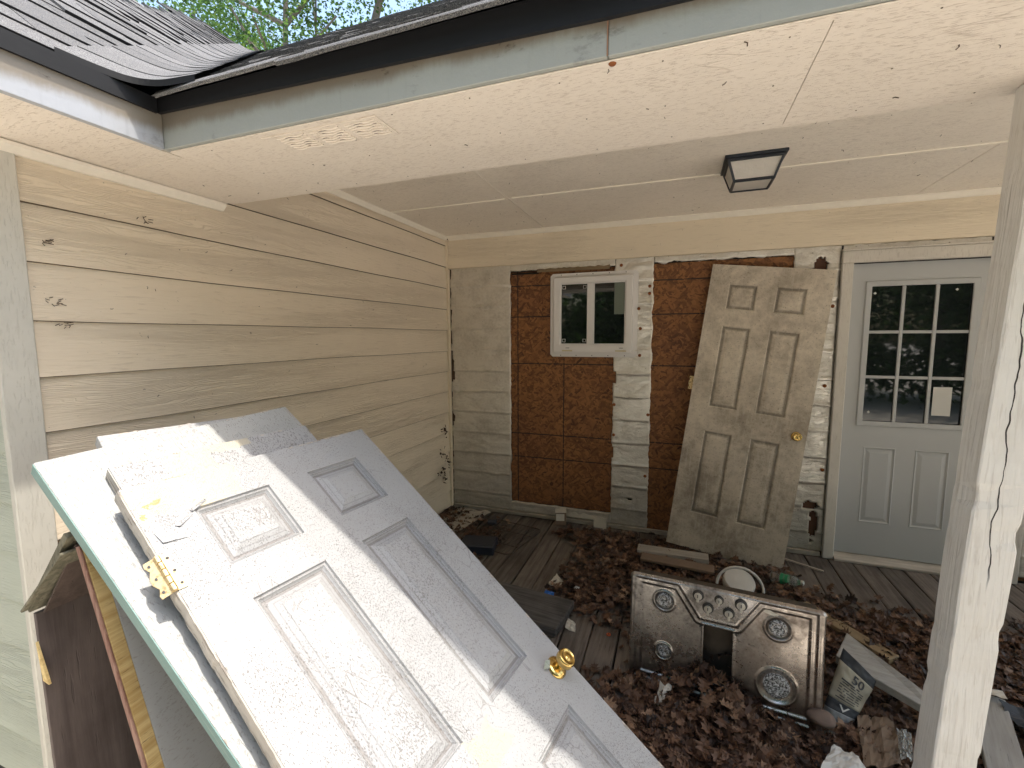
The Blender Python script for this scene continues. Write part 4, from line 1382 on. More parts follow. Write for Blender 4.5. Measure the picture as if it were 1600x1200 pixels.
# ================================================================== LEANING DIRTY DOOR
BLp, BRp = Vector((-.039, 3.505, FL + .004)), Vector((.716, 3.428, FL + .004))
TLp, TRp = Vector((.214, 3.69, .527)), Vector((.985, 3.66, .43))
yv = ((TLp - BLp) + (TRp - BRp)) / 2
xv = ((BRp - BLp) + (TRp - TLp)) / 2
hD = yv.length; wD = xv.length
yv.normalize(); xv = (xv - yv * xv.dot(yv)).normalized(); nv = xv.cross(yv)
cen = (BLp + BRp + TLp + TRp) / 4
org = cen - xv * wD / 2 + yv * hD / 2
ld = thing('panel_door', 'mildewed beige six panel door leaning on the back wall beside the entry door', 'door', mat=frame(org, xv, yv, nv))
s = hD / 2.03
PD = [(.125, .315, .13, .315), (.425, .615, .13, .315), (.125, .315, .43, 1.02), (.425, .615, .43, 1.02), (.125, .315, 1.19, 1.80), (.425, .615, 1.19, 1.80)]
kx = wD / .755
PD = [(a * kx, b * kx, c * s * .985, d * s * .985) for a, b, c, d in PD]
me = door_mesh('door_slab', wD, hD, .035, PD, [(0, 0), (.004, -.001), (.010, -.007), (.015, -.008), (.022, -.007), (.044, -.002), (.048, -.0008)])
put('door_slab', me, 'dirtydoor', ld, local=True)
knob(ld, wD - .062, hD * .545, .0005, 'brass', .95)
hg = hinge(ld, -.004, hD * .42, -.02, tilt=.2)

# ================================================================== COOKTOP
KU = Vector((.99431564, -.10625694, .00677217)); KV = Vector((-.00199421, -.08217933, -.99661556)); KN = KU.cross(-KV)
ct = thing('gas_cooktop', 'grimy stainless steel gas cooktop standing on its edge in the leaves', 'cooktop', mat=frame((-.17627, 2.0837, -1.08722), KU, -KV, KN))
W_, H_ = .765, .498
P1 = [(.030, .014), (.213, .014), (.302, .142), (.448, .142), (.530, .014), (.737, .014), (.737, .474), (.030, .474)]
def sdf(px, py, poly):
    d = 1e9; ins = False; n_ = len(poly)
    for i in range(n_):
        ax, ay = poly[i]; bx, by = poly[(i + 1) % n_]
        ex, ey = bx - ax, by - ay; wx, wy = px - ax, py - ay
        t_ = max(0, min(1, (wx * ex + wy * ey) / (ex * ex + ey * ey)))
        d = min(d, math.hypot(wx - ex * t_, wy - ey * t_))
        if (ay > py) != (by > py) and px < (bx - ax) * (py - ay) / (by - ay) + ax:
            ins = not ins
    return d if ins else -d
def rsdf(px, py, poly, r=.012):
    # soft rounded corners by averaging
    return sdf(px, py, poly)
def sst(a, b, v):
    t_ = max(0, min(1, (v - a) / (b - a)))
    return t_ * t_ * (3 - 2 * t_)
BUR = [(.152, .105, .044, .027), (.156, .335, .036, .022), (.600, .112, .048, .030), (.602, .352, .073, .044)]
NX, NY = 220, 144
vs, fs = [], []
hole = (.320, .434, .166, .416)
rc = .022
for j in range(NY + 1):
    for i in range(NX + 1):
        x = W_ * i / NX; y = H_ * j / NY
        d = sdf(x, y, P1)
        # rounded rectangle outer rim distance
        qx = abs(x - W_ / 2) - (W_ / 2 - rc); qy = abs(y - H_ / 2) - (H_ / 2 - rc)
        de = -(math.hypot(max(qx, 0), max(qy, 0)) + min(max(qx, qy), 0) - rc)
        z = -.014 * (1 - sst(0, .010, de))
        z += -.005 * sst(0, .006, d) - .006 * sst(.024, .031, d) + .0018 * math.exp(-((d + .004) / .003) ** 2) + .0012 * math.exp(-((d - .020) / .003) ** 2)
        for bx, by, ro, ri in BUR:
            r = math.hypot(x - bx, y - by)
            z += .0045 * math.exp(-((r - ro) / .0045) ** 2) - .007 * (1 - sst(ro * .75, ro * .98, r))
        # raised lip round the hole
        hx = max(hole[0] - x, x - hole[1], hole[2] - y, y - hole[3])
        z += .004 * math.exp(-((hx - .004) / .004) ** 2)
        if de < 0:
            k = .5
        z += .0010 * mnoise.noise(Vector((x * 9, y * 9, 3)))
        # pull corner vertices in to the rounded outline
        if de < 0:
            cx_ = W_ / 2 + math.copysign(W_ / 2 - rc, x - W_ / 2); cy_ = H_ / 2 + math.copysign(H_ / 2 - rc, y - H_ / 2)
            L_ = math.hypot(x - cx_, y - cy_)
            x = cx_ + (x - cx_) * rc / L_; y = cy_ + (y - cy_) * rc / L_
        vs.append((x, -y, z))
WW = NX + 1
for j in range(NY):
    for i in range(NX):
        x = W_ * (i + .5) / NX; y = H_ * (j + .5) / NY
        if hole[0] < x < hole[1] and hole[2] < y < hole[3]:
            continue
        fs.append((j * WW + i, (j + 1) * WW + i, (j + 1) * WW + i + 1, j * WW + i + 1))
me = bpy.data.meshes.new('top_plate'); me.from_pydata(vs, [], fs); me.shade_smooth()
put('top_plate', me, 'steel', ct, local=True)
# sides of rim and undertray
sd = MB()
def tray(x0, x1, y0, y1, z0, z1):
    m = MB()
    m.add([(x0, y0, z0), (x1, y0, z0), (x1, y1, z0), (x0, y1, z0), (x0, y0, z1), (x1, y0, z1), (x1, y1, z1), (x0, y1, z1)], [(4, 5, 6, 7), (0, 1, 5, 4), (1, 2, 6, 5), (2, 3, 7, 6), (3, 0, 4, 7)])
    return m
put('burner_box', tray(.03, W_ - .03, -H_ + .02, -.012, -.016, -.085), 'darkmetal', ct, local=True)
for k, (bx, by, ro, ri) in enumerate(BUR):
    bo = put('burner', MB().lathe([(ri * 1.12, -.012), (ri * 1.12, -.004), (ri, .0), (ri, .006), (ri * .93, .009), (ri * .62, .009), (ri * .58, .006), (ri * .30, .006), (ri * .27, .0085), (ri * .08, .0085)], (0, 0, 0), (0, 0, 1), 40), 'burner', ct, local=True, matrix=Matrix.Translation((bx, -by, -.010)))
    mb = MB()
    for q in range(22):
        t_ = 2 * math.pi * q / 22
        mb.box((-.0016, -.0016, 0), (.0016, .0016, .0035), Matrix.Translation((ri * .80 * math.cos(t_), ri * .80 * math.sin(t_), .0085)))
    put('burner_tooth', mb, 'steel', bo, local=True, stuff=True)
for (kx_, ky_, kr) in ((.294, .040, .021), (.335, .086, .021), (.377, .041, .017), (.416, .088, .021), (.461, .042, .022)):
    ko = put('control_knob', MB().lathe([(kr * 1.1, .0), (kr * 1.1, .003), (kr, .004), (kr * .93, .006), (kr * .90, .013), (kr * .78, .015)], (0, 0, 0), (0, 0, 1), 28), 'knobring', ct, local=True, matrix=Matrix.Translation((kx_, -ky_, .0005)))
    put('knob_cap', MB().lathe([(kr * .76, .0152), (kr * .72, .017)], (0, 0, 0), (0, 0, 1), 24), 'knobmetal', ko, local=True)
    put('grip', MB().box((-kr * .24, -kr * .85, .0172), (kr * .24, kr * .85, .036)), 'knobmetal', ko, local=True, bev=.002)
    put('pointer', MB().box((-kr * .08, kr * .1, .0362), (kr * .08, kr * .75, .0368)), 'ink', ko, local=True)
for (a, b) in ((.305, .18), (.305, .40), (.448, .18), (.448, .40), (.56, .030), (.63, .02), (.13, .03)):
    put('screw_hole', MB().lathe([(.0035, 0), (.003, .0012)], (a, -b, -.0075), (0, 0, 1), 10), 'ink', ct, local=True)
put('crust_patch', MB().prism([(.545, -.045, -.0098), (.565, -.040, -.0098), (.585, -.050, -.0098), (.600, -.054, -.0098), (.592, -.064, -.0098), (.566, -.060, -.0098), (.548, -.055, -.0098)], (0, 0, .0012)), 'knobmetal', ct, local=True)

# ================================================================== DEBRIS ON THE FLOOR
rg = random.Random(42)
def gz(x, y):
    """height of the leaf litter"""
    h = 0
    h += .055 * math.exp(-(((x - .20) / .42) ** 2 + ((y - 1.72) / .22) ** 2))
    h += .03 * math.exp(-(((x + .25) / .35) ** 2 + ((y - 2.8) / .3) ** 2))
    h += .03 * math.exp(-(((x - .55) / .5) ** 2 + ((y - 2.75) / .3) ** 2))
    h += .035 * math.exp(-(((x - 1.5) / .6) ** 2 + ((y - 2.6) / .35) ** 2))
    return h
def dens(x, y):
    d = 0
    d += 1.2 * math.exp(-(((x + .30) / .38) ** 2 + ((y - 2.80) / .42) ** 2))
    d += 1.3 * math.exp(-(((x - .25) / .52) ** 2 + ((y - 1.72) / .26) ** 2))
    d += 1.2 * math.exp(-(((x - .45) / .55) ** 2 + ((y - 2.75) / .38) ** 2))
    d += 1.1 * math.exp(-(((x - 1.5) / .7) ** 2 + ((y - 2.65) / .38) ** 2))
    d += .8 * math.exp(-(((x + .55) / .5) ** 2 + ((y - 3.45) / .14) ** 2))
    d += .5 * math.exp(-(((x + 1.45) / .5) ** 2 + ((y - 3.05) / .3) ** 2))
    d += .7 * math.exp(-(((x + 1.85) / .15) ** 2 + ((y - 3.5) / .3) ** 2))
    d += .35 * math.exp(-(((x - .1) / .5) ** 2 + ((y - 3.4) / .2) ** 2))
    d += .9 * math.exp(-(((x - 1.1) / .6) ** 2 + ((y - 2.0) / .3) ** 2))
    d -= .8 * math.exp(-(((x + .98) / .26) ** 2 + ((y - 3.0) / .55) ** 2)) + .7 * math.exp(-(((x - 1.35) / .4) ** 2 + ((y - 3.45) / .25) ** 2))
    d -= .55 * math.exp(-(((x + .40) / .16) ** 2 + ((y - 2.2) / .28) ** 2))
    return d * (.55 + .9 * max(0, mnoise.noise(Vector((x * 3, y * 3, 2))) + .4))
OUT = [(0, -.5), (.07, -.34), (.26, -.36), (.15, -.18), (.40, -.10), (.20, .0), (.46, .16), (.20, .18), (.28, .38), (.10, .32), (0, .52)]
def leaf(mb, tones, p, size, rot, rnd, tone, simple=False):
    curl = rnd.uniform(.1, .95) * (1 if rnd.random() < .7 else -1); curl2 = rnd.uniform(-.8, .8)
    o = len(mb.v); pts = []
    ol = OUT if not simple else [(0, -.5), (.25, -.2), (.42, .12), (.2, .2), (0, .5)]
    jit = [rnd.uniform(.75, 1.2) for _ in ol]
    right = [(x * j, y) for (x, y), j in zip(ol, jit)]
    nseg = len(right)
    mid = [(0, y) for x, y in right[1:-1]]
    def P(x, y):
        z = curl * x * x * 1.6 + curl2 * y * y * .9 + .05 * math.sin(9 * y + 3 * x)
        return p + rot @ (Vector((x, y, z)) * size)
    L = [P(-x, y) for x, y in right[1:-1]]; R_ = [P(x, y) for x, y in right[1:-1]]; Mi = [P(x, y) for x, y in mid]
    b, t_ = P(*right[0]), P(*right[-1])
    vs = [b, t_] + L + Mi + R_
    m = len(mid); l0, m0, r0 = 2, 2 + m, 2 + 2 * m
    fs = [(0, m0, l0), (0, r0, m0), (1, l0 + m - 1, m0 + m - 1), (1, m0 + m - 1, r0 + m - 1)]
    for i in range(m - 1):
        fs += [(l0 + i, m0 + i, m0 + i + 1, l0 + i + 1), (m0 + i, r0 + i, r0 + i + 1, m0 + i + 1)]
    mb.add(vs, fs)
    tones += [tone] * len(vs)
from mathutils import Euler
lm = MB(); tones = []
cnt = 0
def on_cook(x, y, z):
    # keep leaves out of the cooktop plate slab
    q = Vector((x, y, z)) - Vector((-.17627, 2.0837, -1.08722))
    return -.02 < q.dot(KU) < .79 and -.10 < q.dot(KN) < .03
tries = 0
while cnt < 10000 and tries < 140000:
    tries += 1
    x = rg.uniform(-1.95, 2.6); y = rg.uniform(1.38, 3.68)
    if rg.random() > dens(x, y):
        continue
    h = gz(x, y)
    z = FL + .006 + (h * rg.uniform(.3, .9)) + rg.random() ** 2 * .028
    if on_cook(x, y, z):
        continue
    if .64 < x < .80 and 1.42 < y < 1.58:
        continue
    e = Euler((rg.gauss(0, .33), rg.gauss(0, .33), rg.random() * 6.3)).to_matrix()
    leaf(lm, tones, Vector((x, y, z)), rg.uniform(.028, .074), e, rg, min(1, max(0, rg.gauss(.42, .27))))
    cnt += 1
# mound heaped against the lower edge of the cooktop
for i in range(1400):
    x = rg.gauss(.24, .27); y = rg.uniform(1.55, 2.03)
    top = .13 * math.exp(-((x - .16) / .20) ** 2) * sst(1.40, 1.98, y) + .02
    z = FL + .01 + top * rg.uniform(.2, 1)
    e = Euler((rg.gauss(.2, .6), rg.gauss(0, .6), rg.random() * 6.3)).to_matrix()
    leaf(lm, tones, Vector((x, y, z)), rg.uniform(.035, .08), e, rg, min(1, max(0, rg.gauss(.5, .25))))
# leaves inside the cooktop opening
for i in range(120):
    x = rg.uniform(.10, .30); y = rg.uniform(2.10, 2.25)
    z = FL + .01 + rg.random() * .24 * (1 - (x - .1))
    e = Euler((rg.gauss(.4, .6), rg.gauss(0, .6), rg.random() * 6.3)).to_matrix()
    leaf(lm, tones, Vector((x, y, z)), rg.uniform(.05, .08), e, rg, min(1, max(0, rg.gauss(.35, .2))))
me = bpy.data.meshes.new('leaf_litter'); me.from_pydata(lm.v, [], lm.f)
at = me.attributes.new('tone', 'FLOAT', 'POINT'); at.data.foreach_set('value', tones)
lo = put('leaf_litter', me, 'deadleaf'); tag(lo, 'dry brown leaves drifted over the porch floor', 'leaves', kind='stuff')

tw = MB()
for i in range(260):
    x = rg.uniform(-1.9, 2.4); y = rg.uniform(1.45, 3.6)
    if rg.random() > dens(x, y) + .15 or on_cook(x, y, F0 := FL + .02) or (.62 < x < .82 and 1.4 < y < 1.6):
        continue
    a = rg.random() * 6.3; L = rg.uniform(.03, .15); z = FL + .010 + gz(x, y) * .95 + rg.random() * .02
    p = Vector((x, y, z)); d = Vector((math.cos(a), math.sin(a), rg.gauss(0, .12))) * L
    tw.tube([p, p + d * .5 + Vector((rg.gauss(0, .006), rg.gauss(0, .006), .003)), p + d], [rg.uniform(.0012, .003), .0014, .0008], 5)
tag(put('twigs', tw, 'nest'), 'thin broken twigs mixed through the leaf litter', 'twigs', kind='stuff')

def crumple(mb_pts, name, mat, label, cat, n=10, amp=.01, th=.002, kids=None, stuffit=False):
    """a quad sheet (4 corners) with wrinkles and thickness"""
    a, b, c, d = [Vector(p) for p in mb_pts]
    nn = (b - a).cross(d - a).normalized()
    vs = []; seed = a.x * 7 + a.y * 3
    for j in range(n + 1):
        for i in range(n + 1):
            u, v = i / n, j / n
            p = a * (1 - u) * (1 - v) + b * u * (1 - v) + c * u * v + d * (1 - u) * v
            edge = 1
            p = p + nn * amp * (mnoise.noise(Vector((u * 4, v * 4, seed))) + .5 * mnoise.noise(Vector((u * 11, v * 11, seed))))
            p += (b - a) * .04 * mnoise.noise(Vector((u * 6, v * 6, seed + 4))) * (1 if i in (0, n) else .3)
            p += (d - a) * .05 * mnoise.noise(Vector((u * 6, v * 6, seed + 8))) * (1 if j in (0, n) else .3)
            vs.append(p)
    W = n + 1; o = len(vs)
    vs += [p - nn * th for p in vs]
    fs = []
    for j in range(n):
        for i in range(n):
            q = (j * W + i, j * W + i + 1, (j + 1) * W + i + 1, (j + 1) * W + i)
            fs.append(q); fs.append(tuple(k + o for k in q[::-1]))
    for i in range(n):
        for (p, q) in ((i, i + 1), (n * W + i, n * W + i + 1), (i * W, (i + 1) * W), (i * W + n, (i + 1) * W + n)):
            fs.append((p, q, q + o, p + o))
    m = MB().add(vs, fs)
    ob = put(name, m, mat)
    if label:
        tag(ob, label, cat)
    return ob
def plank(name, p0, p1, w, th, mat, label, cat, roll=0.0, bev=.003, end=None):
    p0, p1 = Vector(p0), Vector(p1)
    d = (p1 - p0); L = d.length; d.normalize()
    side = d.cross(Vector((0, 0, 1))).normalized(); up = side.cross(d)
    side, up = side * math.cos(roll) + up * math.sin(roll), up * math.cos(roll) - side * math.sin(roll)
    m = frame(p0, d, side, d.cross(side))
    mb = MB().box((0, -w / 2, -th / 2), (L, w / 2, th / 2))
    me = mb.mesh(name)
    ob = put(name, me, mat, bev=bev, matrix=m)
    tag(ob, label, cat)
    return ob
F = FL
plank('wood_board', (-.235, 3.345, F + .03), (.245, 3.335, F + .035), .10, .035, 'paleboard', 'short pale painted board lying at the foot of the mildewed door', 'board')
plank('wood_board', (-.20, 3.19, F + .05), (.27, 3.15, F + .05), .10, .02, 'card', 'short brown board just behind the top edge of the cooktop', 'board')
plank('lumber_piece', (.72, 2.92, F + .035), (1.02, 2.54, F + .035), .075, .038, 'lumber', 'yellowish length of lumber in the leaves right of the cooktop', 'lumber')
# pale trim offcut, cut at an angle
tp = [(.793, 2.447, -1.40), (.945, 2.215, -1.425), (1.02, 2.13, -1.45), (.975, 2.075, -1.45), (.694, 2.244, -1.40)]
tb = put('trim_offcut', MB().prism(tp, (.004, .012, -.042)), 'bevelboard', bev=.003)
tag(tb, 'pale grey angled trim offcut propped over the cement bag', 'board')
# cement bag: a slumped pillow shape, printed face towards the viewer
bg_ = thing('cement_bag', 'crumpled half empty cement bag with a dark band and 50 printed on it', 'bag', mat=Matrix.Translation((.70, 2.10, F)))
BQ = [Vector(p) for p in ((.688, 2.155, -1.335), (.812, 2.165, -1.450), (.728, 2.085, -1.560), (.618, 2.075, -1.520), (.690, 2.050, -1.600), (.600, 2.050, -1.590), (.640, 1.97, -1.585), (.596, 1.965, -1.585))]
def bag_pt(u, v, lift=0.0, q=(0, 1, 2, 3)):
    a, b, c, d = [BQ[k] for k in q]
    p = a * (1 - u) * (1 - v) + b * u * (1 - v) + c * u * v + d * (1 - u) * v
    g = p.x * 23 + 1, p.y * 17, p.z * 21
    n_ = Vector((-.15, -.86, .48))
    bl = .030 * math.sin(math.pi * u) ** .7
    p = p + n_ * (bl + .012 * mnoise.noise(Vector(g)) + .006 * mnoise.noise(Vector(g) * 2.7) + lift)
    return p
def bag_part(name, mat, q, v0, v1):
    n1, n2 = 20, 14; vs = []; fs = []; W = n1 + 1
    for j in range(n2 + 1):
        for i in range(n1 + 1):
            vs.append(bag_pt(i / n1, v0 + (v1 - v0) * j / n2, 0, q))
    o = len(vs)
    for j in range(n2 + 1):
        for i in range(n1 + 1):
            u = i / n1
            vs.append(vs[j * W + i] + Vector((.02, .86, -.3)) * (.012 + .06 * math.sin(math.pi * u)))
    for j in range(n2):
        for i in range(n1):
            f = (j * W + i, j * W + i + 1, (j + 1) * W + i + 1, (j + 1) * W + i)
            fs += [f, tuple(k + o for k in f[::-1])]
        fs += [(j * W, (j + 1) * W, (j + 1) * W + o, j * W + o), (j * W + n1, (j + 1) * W + n1, (j + 1) * W + n1 + o, j * W + n1 + o)]
    for i in range(n1):
        fs += [(i, i + 1, i + 1 + o, i + o), (n2 * W + i, n2 * W + i + 1, n2 * W + i + 1 + o, n2 * W + i + o)]
    ob = put(name, MB().add(vs, fs), mat, bg_); ob.data.shade_smooth()
bag_part('bag_top', 'bagdark', (0, 1, 2, 3), -.12, .10)
bag_part('bag_body', 'bag', (0, 1, 2, 3), .101, .80)
bag_part('dark_band', 'bagdark', (0, 1, 2, 3), .801, 1.0)
bag_part('bag_bottom', 'bagplastic', (3, 2, 4, 5), .001, 1.0)
bag_part('bag_tail', 'bagplastic', (5, 4, 6, 7), .001, 1.0)
tx = MB()
for k in range(8):
    v = .36 + k * .052
    for seg in range(14):
        if rg.random() < .16 or (k in (0, 7) and seg > 11):
            continue
        u0 = .16 + .05 * seg; u1 = u0 + .05
        h = .018 if k else .03
        tx.add([bag_pt(u0, v, .0025), bag_pt(u1, v, .0025), bag_pt(u1, v + h, .0025), bag_pt(u0, v + h, .0025)], [(0, 1, 2, 3)])
put('printed_text', tx, 'ink', bg_, stuff=True)
mk = MB()
mk.add([bag_pt(.34, .84, .003), bag_pt(.52, .97, .003), bag_pt(.68, .84, .003), bag_pt(.62, .84, .003), bag_pt(.52, .92, .003), bag_pt(.40, .84, .003)], [(0, 1, 4, 5), (1, 2, 3, 4)])
put('printed_mark', mk, 'cleanpaper', bg_)
cu = bpy.data.curves.new('number', 'FONT'); cu.body = '50'; cu.size = 1.0; cu.offset = .02
to = bpy.data.objects.new('tmp', cu); C.objects.link(to)
dg = bpy.context.evaluated_depsgraph_get(); tme = bpy.data.meshes.new_from_object(to.evaluated_get(dg))
bpy.data.objects.remove(to)
bm = bmesh.new(); bm.from_mesh(tme); bmesh.ops.subdivide_edges(bm, edges=bm.edges, cuts=1); bm.to_mesh(tme); bm.free()
for v in tme.vertices:
    v.co = bag_pt(.42 + v.co.x * .36, .325 - v.co.y * .25, .0035)
tme.materials.clear()
put('printed_number', tme, 'ink', bg_)

crumple([(.676, 1.832, F + .05), (.80, 1.872, F + .05), (.865, 2.11, F + .045), (.735, 2.10, F + .04)], 'cardboard_sheet', 'card', 'curved brown cardboard scrap beside the porch post base', 'cardboard', 10, .02)
crumple([(.785, 1.85, F + .10), (.825, 1.86, F + .10), (.870, 1.985, F + .10), (.830, 2.003, F + .10)], 'plastic_film', 'clear', 'crumpled clear plastic film tucked left of the porch post', 'plastic', 10, .02)
crumple([(.50, 1.70, F + .075), (.68, 1.74, F + .07), (.655, 1.83, F + .085), (.585, 1.86, F + .08)], 'plastic_sheet', 'whiteplastic', 'grubby white plastic sheet bent below the cement bag', 'plastic', 12, .012, .003)
plank('wood_board', (1.10, 1.86, F + .05), (1.26, 2.34, F + .08), .11, .03, 'bevelboard', 'white board lying in the leaves right of the porch post', 'board')
crumple([(1.23, 2.30, F + .12), (1.30, 2.29, F + .12), (1.31, 2.34, F + .12), (1.24, 2.34, F + .12)], 'paper_scrap', 'paper', 'small white scrap at the tip of the white board', 'scrap', 4, .006)
crumple([(1.30, 2.08, F + .10), (1.85, 2.05, F + .12), (1.9, 2.30, F + .13), (1.27, 2.28, F + .10)], 'dark_tarp', 'bagdark', 'dark grey tarp half buried at the lower right', 'tarp', 12, .04)
# stone
bm = bmesh.new(); bmesh.ops.create_icosphere(bm, subdivisions=3, radius=1)
for v in bm.verts:
    v.co *= 1 + .18 * mnoise.noise(v.co * 1.4)
    v.co = Vector((v.co.x * .05, v.co.y * .035, v.co.z * .028))
me = bpy.data.meshes.new('stone'); bm.to_mesh(me); bm.free(); me.shade_smooth()
tag(put('stone', me, 'stone', matrix=Matrix.Translation((.575, 1.955, F + .10))), 'smooth brown stone at the lower right corner of the cooktop', 'stone')
# rusty washer, orange ring, blue cap
tag(put('rusty_lid', MB().lathe([(.030, 0), (.030, .003), (.0265, .006), (.022, .004), (.013, .004), (.012, .0065), (.006, .006)], (0, 0, 0), (0, 0, 1), 28), 'rust', matrix=Matrix.Translation((-.150, 1.815, F + .008)) @ Euler((.1, .05, 0)).to_matrix().to_4x4()), 'round rusty metal lid on the deck left of the leaf pile', 'lid')
rgm = MB(); pts = [(.009 * math.cos(t_ * .5236), .009 * math.sin(t_ * .5236), 0) for t_ in range(13)]
tag(put('plastic_ring', rgm.tube(pts, .0035, 8), 'orange', matrix=Matrix.Translation((-.302, 2.321, F + .006))), 'tiny orange ring on the deck left of the cooktop', 'ring')
bc = MB()
crumple([(-.735, 2.545, F + .012), (-.665, 2.540, F + .012), (-.668, 2.575, F + .03), (-.725, 2.585, F + .03)], 'plastic_scrap', 'blue', 'small bright blue plastic scrap on the deck', 'scrap', 6, .014)
crumple([(-.74, 2.68, F + .012), (-.66, 2.66, F + .012), (-.65, 2.73, F + .02), (-.71, 2.80, F + .03)], 'paper_scrap', 'paper', 'torn cream paper scrap just above the blue scrap', 'scrap', 6, .014)
crumple([(-.565, 2.66, F + .03), (-.535, 2.66, F + .03), (-.53, 2.68, F + .035), (-.56, 2.685, F + .035)], 'paper_scrap', 'cleanpaper', 'very small white crumb of paper in the leaves', 'scrap', 3, .008)
crumple([(-.53, 2.28, F + .02), (-.47, 2.26, F + .02), (-.48, 2.32, F + .03), (-.53, 2.35, F + .035)], 'paper_scrap', 'paper', 'white crumpled scrap at the corner of the dark plank', 'scrap', 5, .018)
crumple([(-.50, 3.05, F + .02), (-.42, 3.02, F + .02), (-.40, 3.10, F + .03), (-.46, 3.13, F + .035)], 'paper_scrap', 'card', 'curled tan scrap on the boards before the foil strip', 'scrap', 6, .02)
crumple([(-.05, 1.86, F + .06), (.0, 1.85, F + .07), (.02, 1.93, F + .10), (-.03, 1.93, F + .10)], 'fibre_tuft', 'paper', 'pale fibrous tuft at the left end of the leaf pile', 'tuft', 7, .03)
# dark plank near the doors
plank('dark_plank', (-1.10, 2.40, F + .035), (-.54, 2.335, F + .035), .30, .05, 'darkwood', 'charred dark plank on the deck beside the stacked doors', 'plank', 0, .006)
# pale plywood strip in corner
crumple([(-1.93, 3.10, F + .02), (-1.66, 3.10, F + .015), (-1.55, 3.68, F + .015), (-1.90, 3.68, F + .02)], 'veneer_sheet', 'paleboard', 'pale peeled veneer sheet in the floor corner under the siding', 'veneer', 12, .010, .003)
# small carton
ca = thing('small_carton', 'small open brown carton with a white label against the foil wall', 'carton', mat=Matrix.Translation((-.895, 3.655, F + .004)) @ Euler((0, 0, .25)).to_matrix().to_4x4())
put('carton_body', MB().box((-.045, -.035, 0), (.045, .035, .105)), 'card', ca, local=True, bev=.002)
put('carton_lid', MB().prism([(-.046, -.036, .108), (.046, -.036, .112), (.046, .036, .118), (-.046, .036, .114)], (0, 0, .003)), 'paper', ca, local=True)
put('carton_label', MB().box((-.040, -.0362, .040), (.030, -.0355, .100)), 'paper', ca, local=True)
# wire rack and dark things
rk = thing('oven_rack', 'dark wire rack with rounded corners lying on the deck boards', 'rack', mat=Matrix.Translation((-1.27, 3.22, F + .03)) @ Euler((.03, -.03, math.radians(-14))).to_matrix().to_4x4())
fr = []
for cxx, cyy, a0 in ((.19, .19, 0), (-.19, .19, 90), (-.19, -.19, 180), (.19, -.19, 270)):
    for q in range(5):
        t_ = math.radians(a0 + q * 22.5); fr.append((cxx + .05 * math.cos(t_), cyy + .05 * math.sin(t_), 0))
fr.append(fr[0])
put('rim', MB().tube(fr, .005, 8), 'darkmetal', rk, local=True)
for k in range(12):
    x = -.2 + k * .4 / 11
    put('wire', MB().tube([(x, -.238, 0), (x, .238, 0)], .0024, 6), 'darkmetal', rk, local=True)
for y in (-.1, .1):
    put('cross_wire', MB().tube([(-.238, y, -.006), (.238, y, -.006)], .0035, 6), 'darkmetal', rk, local=True)
tag(put('dark_bin', MB().prism([(-.13, -.09, 0), (.13, -.09, 0), (.13, .09, 0), (-.13, .09, 0)], (0, 0, .07)), 'darkbox', bev=.008, matrix=Matrix.Translation((-1.36, 2.99, F + .004)) @ Euler((0, 0, .2)).to_matrix().to_4x4()), 'low dark navy box partly covering the wire rack', 'box')
tag(put('blue_can', MB().lathe([(.02, 0), (.024, .004), (.024, .07), (.018, .076)], (0, 0, 0), (1, .3, 0), 20), 'darkbox', matrix=Matrix.Translation((-1.47, 3.42, F + .03))), 'dark blue can lying at the far edge of the wire rack', 'can')
# jug with a tube loop behind the cooktop
jg = MB().lathe([(.05, 0), (.085, .004), (.09, .02), (.09, .05), (.084, .062), (.03, .068)], (0, 0, 0), (0, 0, 1), 28)
tag(put('plastic_tub', jg, 'whiteplastic', matrix=Matrix.Translation((.39, 2.98, F + .055)) @ Euler((.45, .1, 0)).to_matrix().to_4x4()), 'grubby white round tub behind the top edge of the cooktop', 'tub')
pts = []
for q in range(17):
    t_ = math.pi * q / 16
    pts.append((.372 - .120 * math.cos(t_), 2.75 + .03 * math.sin(t_), -1.42 + .108 * math.sin(t_) - .012 * q / 16))
tag(put('grey_hose', MB().tube(pts, .0075, 10), 'whiteplastic'), 'grey plastic hose arching up behind the cooktop', 'hose')
# clear bottle with green label
bo = thing('plastic_bottle', 'crushed clear plastic bottle with a green label near the mildewed door', 'bottle', mat=Matrix.Translation((.69, 3.20, F + .04)) @ Euler((math.radians(80), 0, math.radians(60))).to_matrix().to_4x4())
put('bottle_body', MB().lathe([(.02, -.09), (.032, -.08), (.026, -.045), (.033, -.02), (.029, .03), (.032, .055), (.012, .085), (.012, .10)], (0, 0, 0), (0, 0, 1), 18), 'clear', bo, local=True)
put('label_band', MB().lathe([(.0345, -.022), (.0312, .0), (.031, .020)], (0, 0, 0), (0, 0, 1), 18), 'greenlabel', bo, local=True)
put('bottle_cap', MB().lathe([(.014, .09), (.014, .104), (.012, .105)], (0, 0, 0), (0, 0, 1), 14), 'whiteplastic', bo, local=True)
# sticks beside the door
plank('wood_stick', (.74, 3.56, F + .02), (.96, 3.44, F + .02), .014, .010, 'paleboard', 'thin pale stick beside the foot of the mildewed door', 'stick', 0, .001)

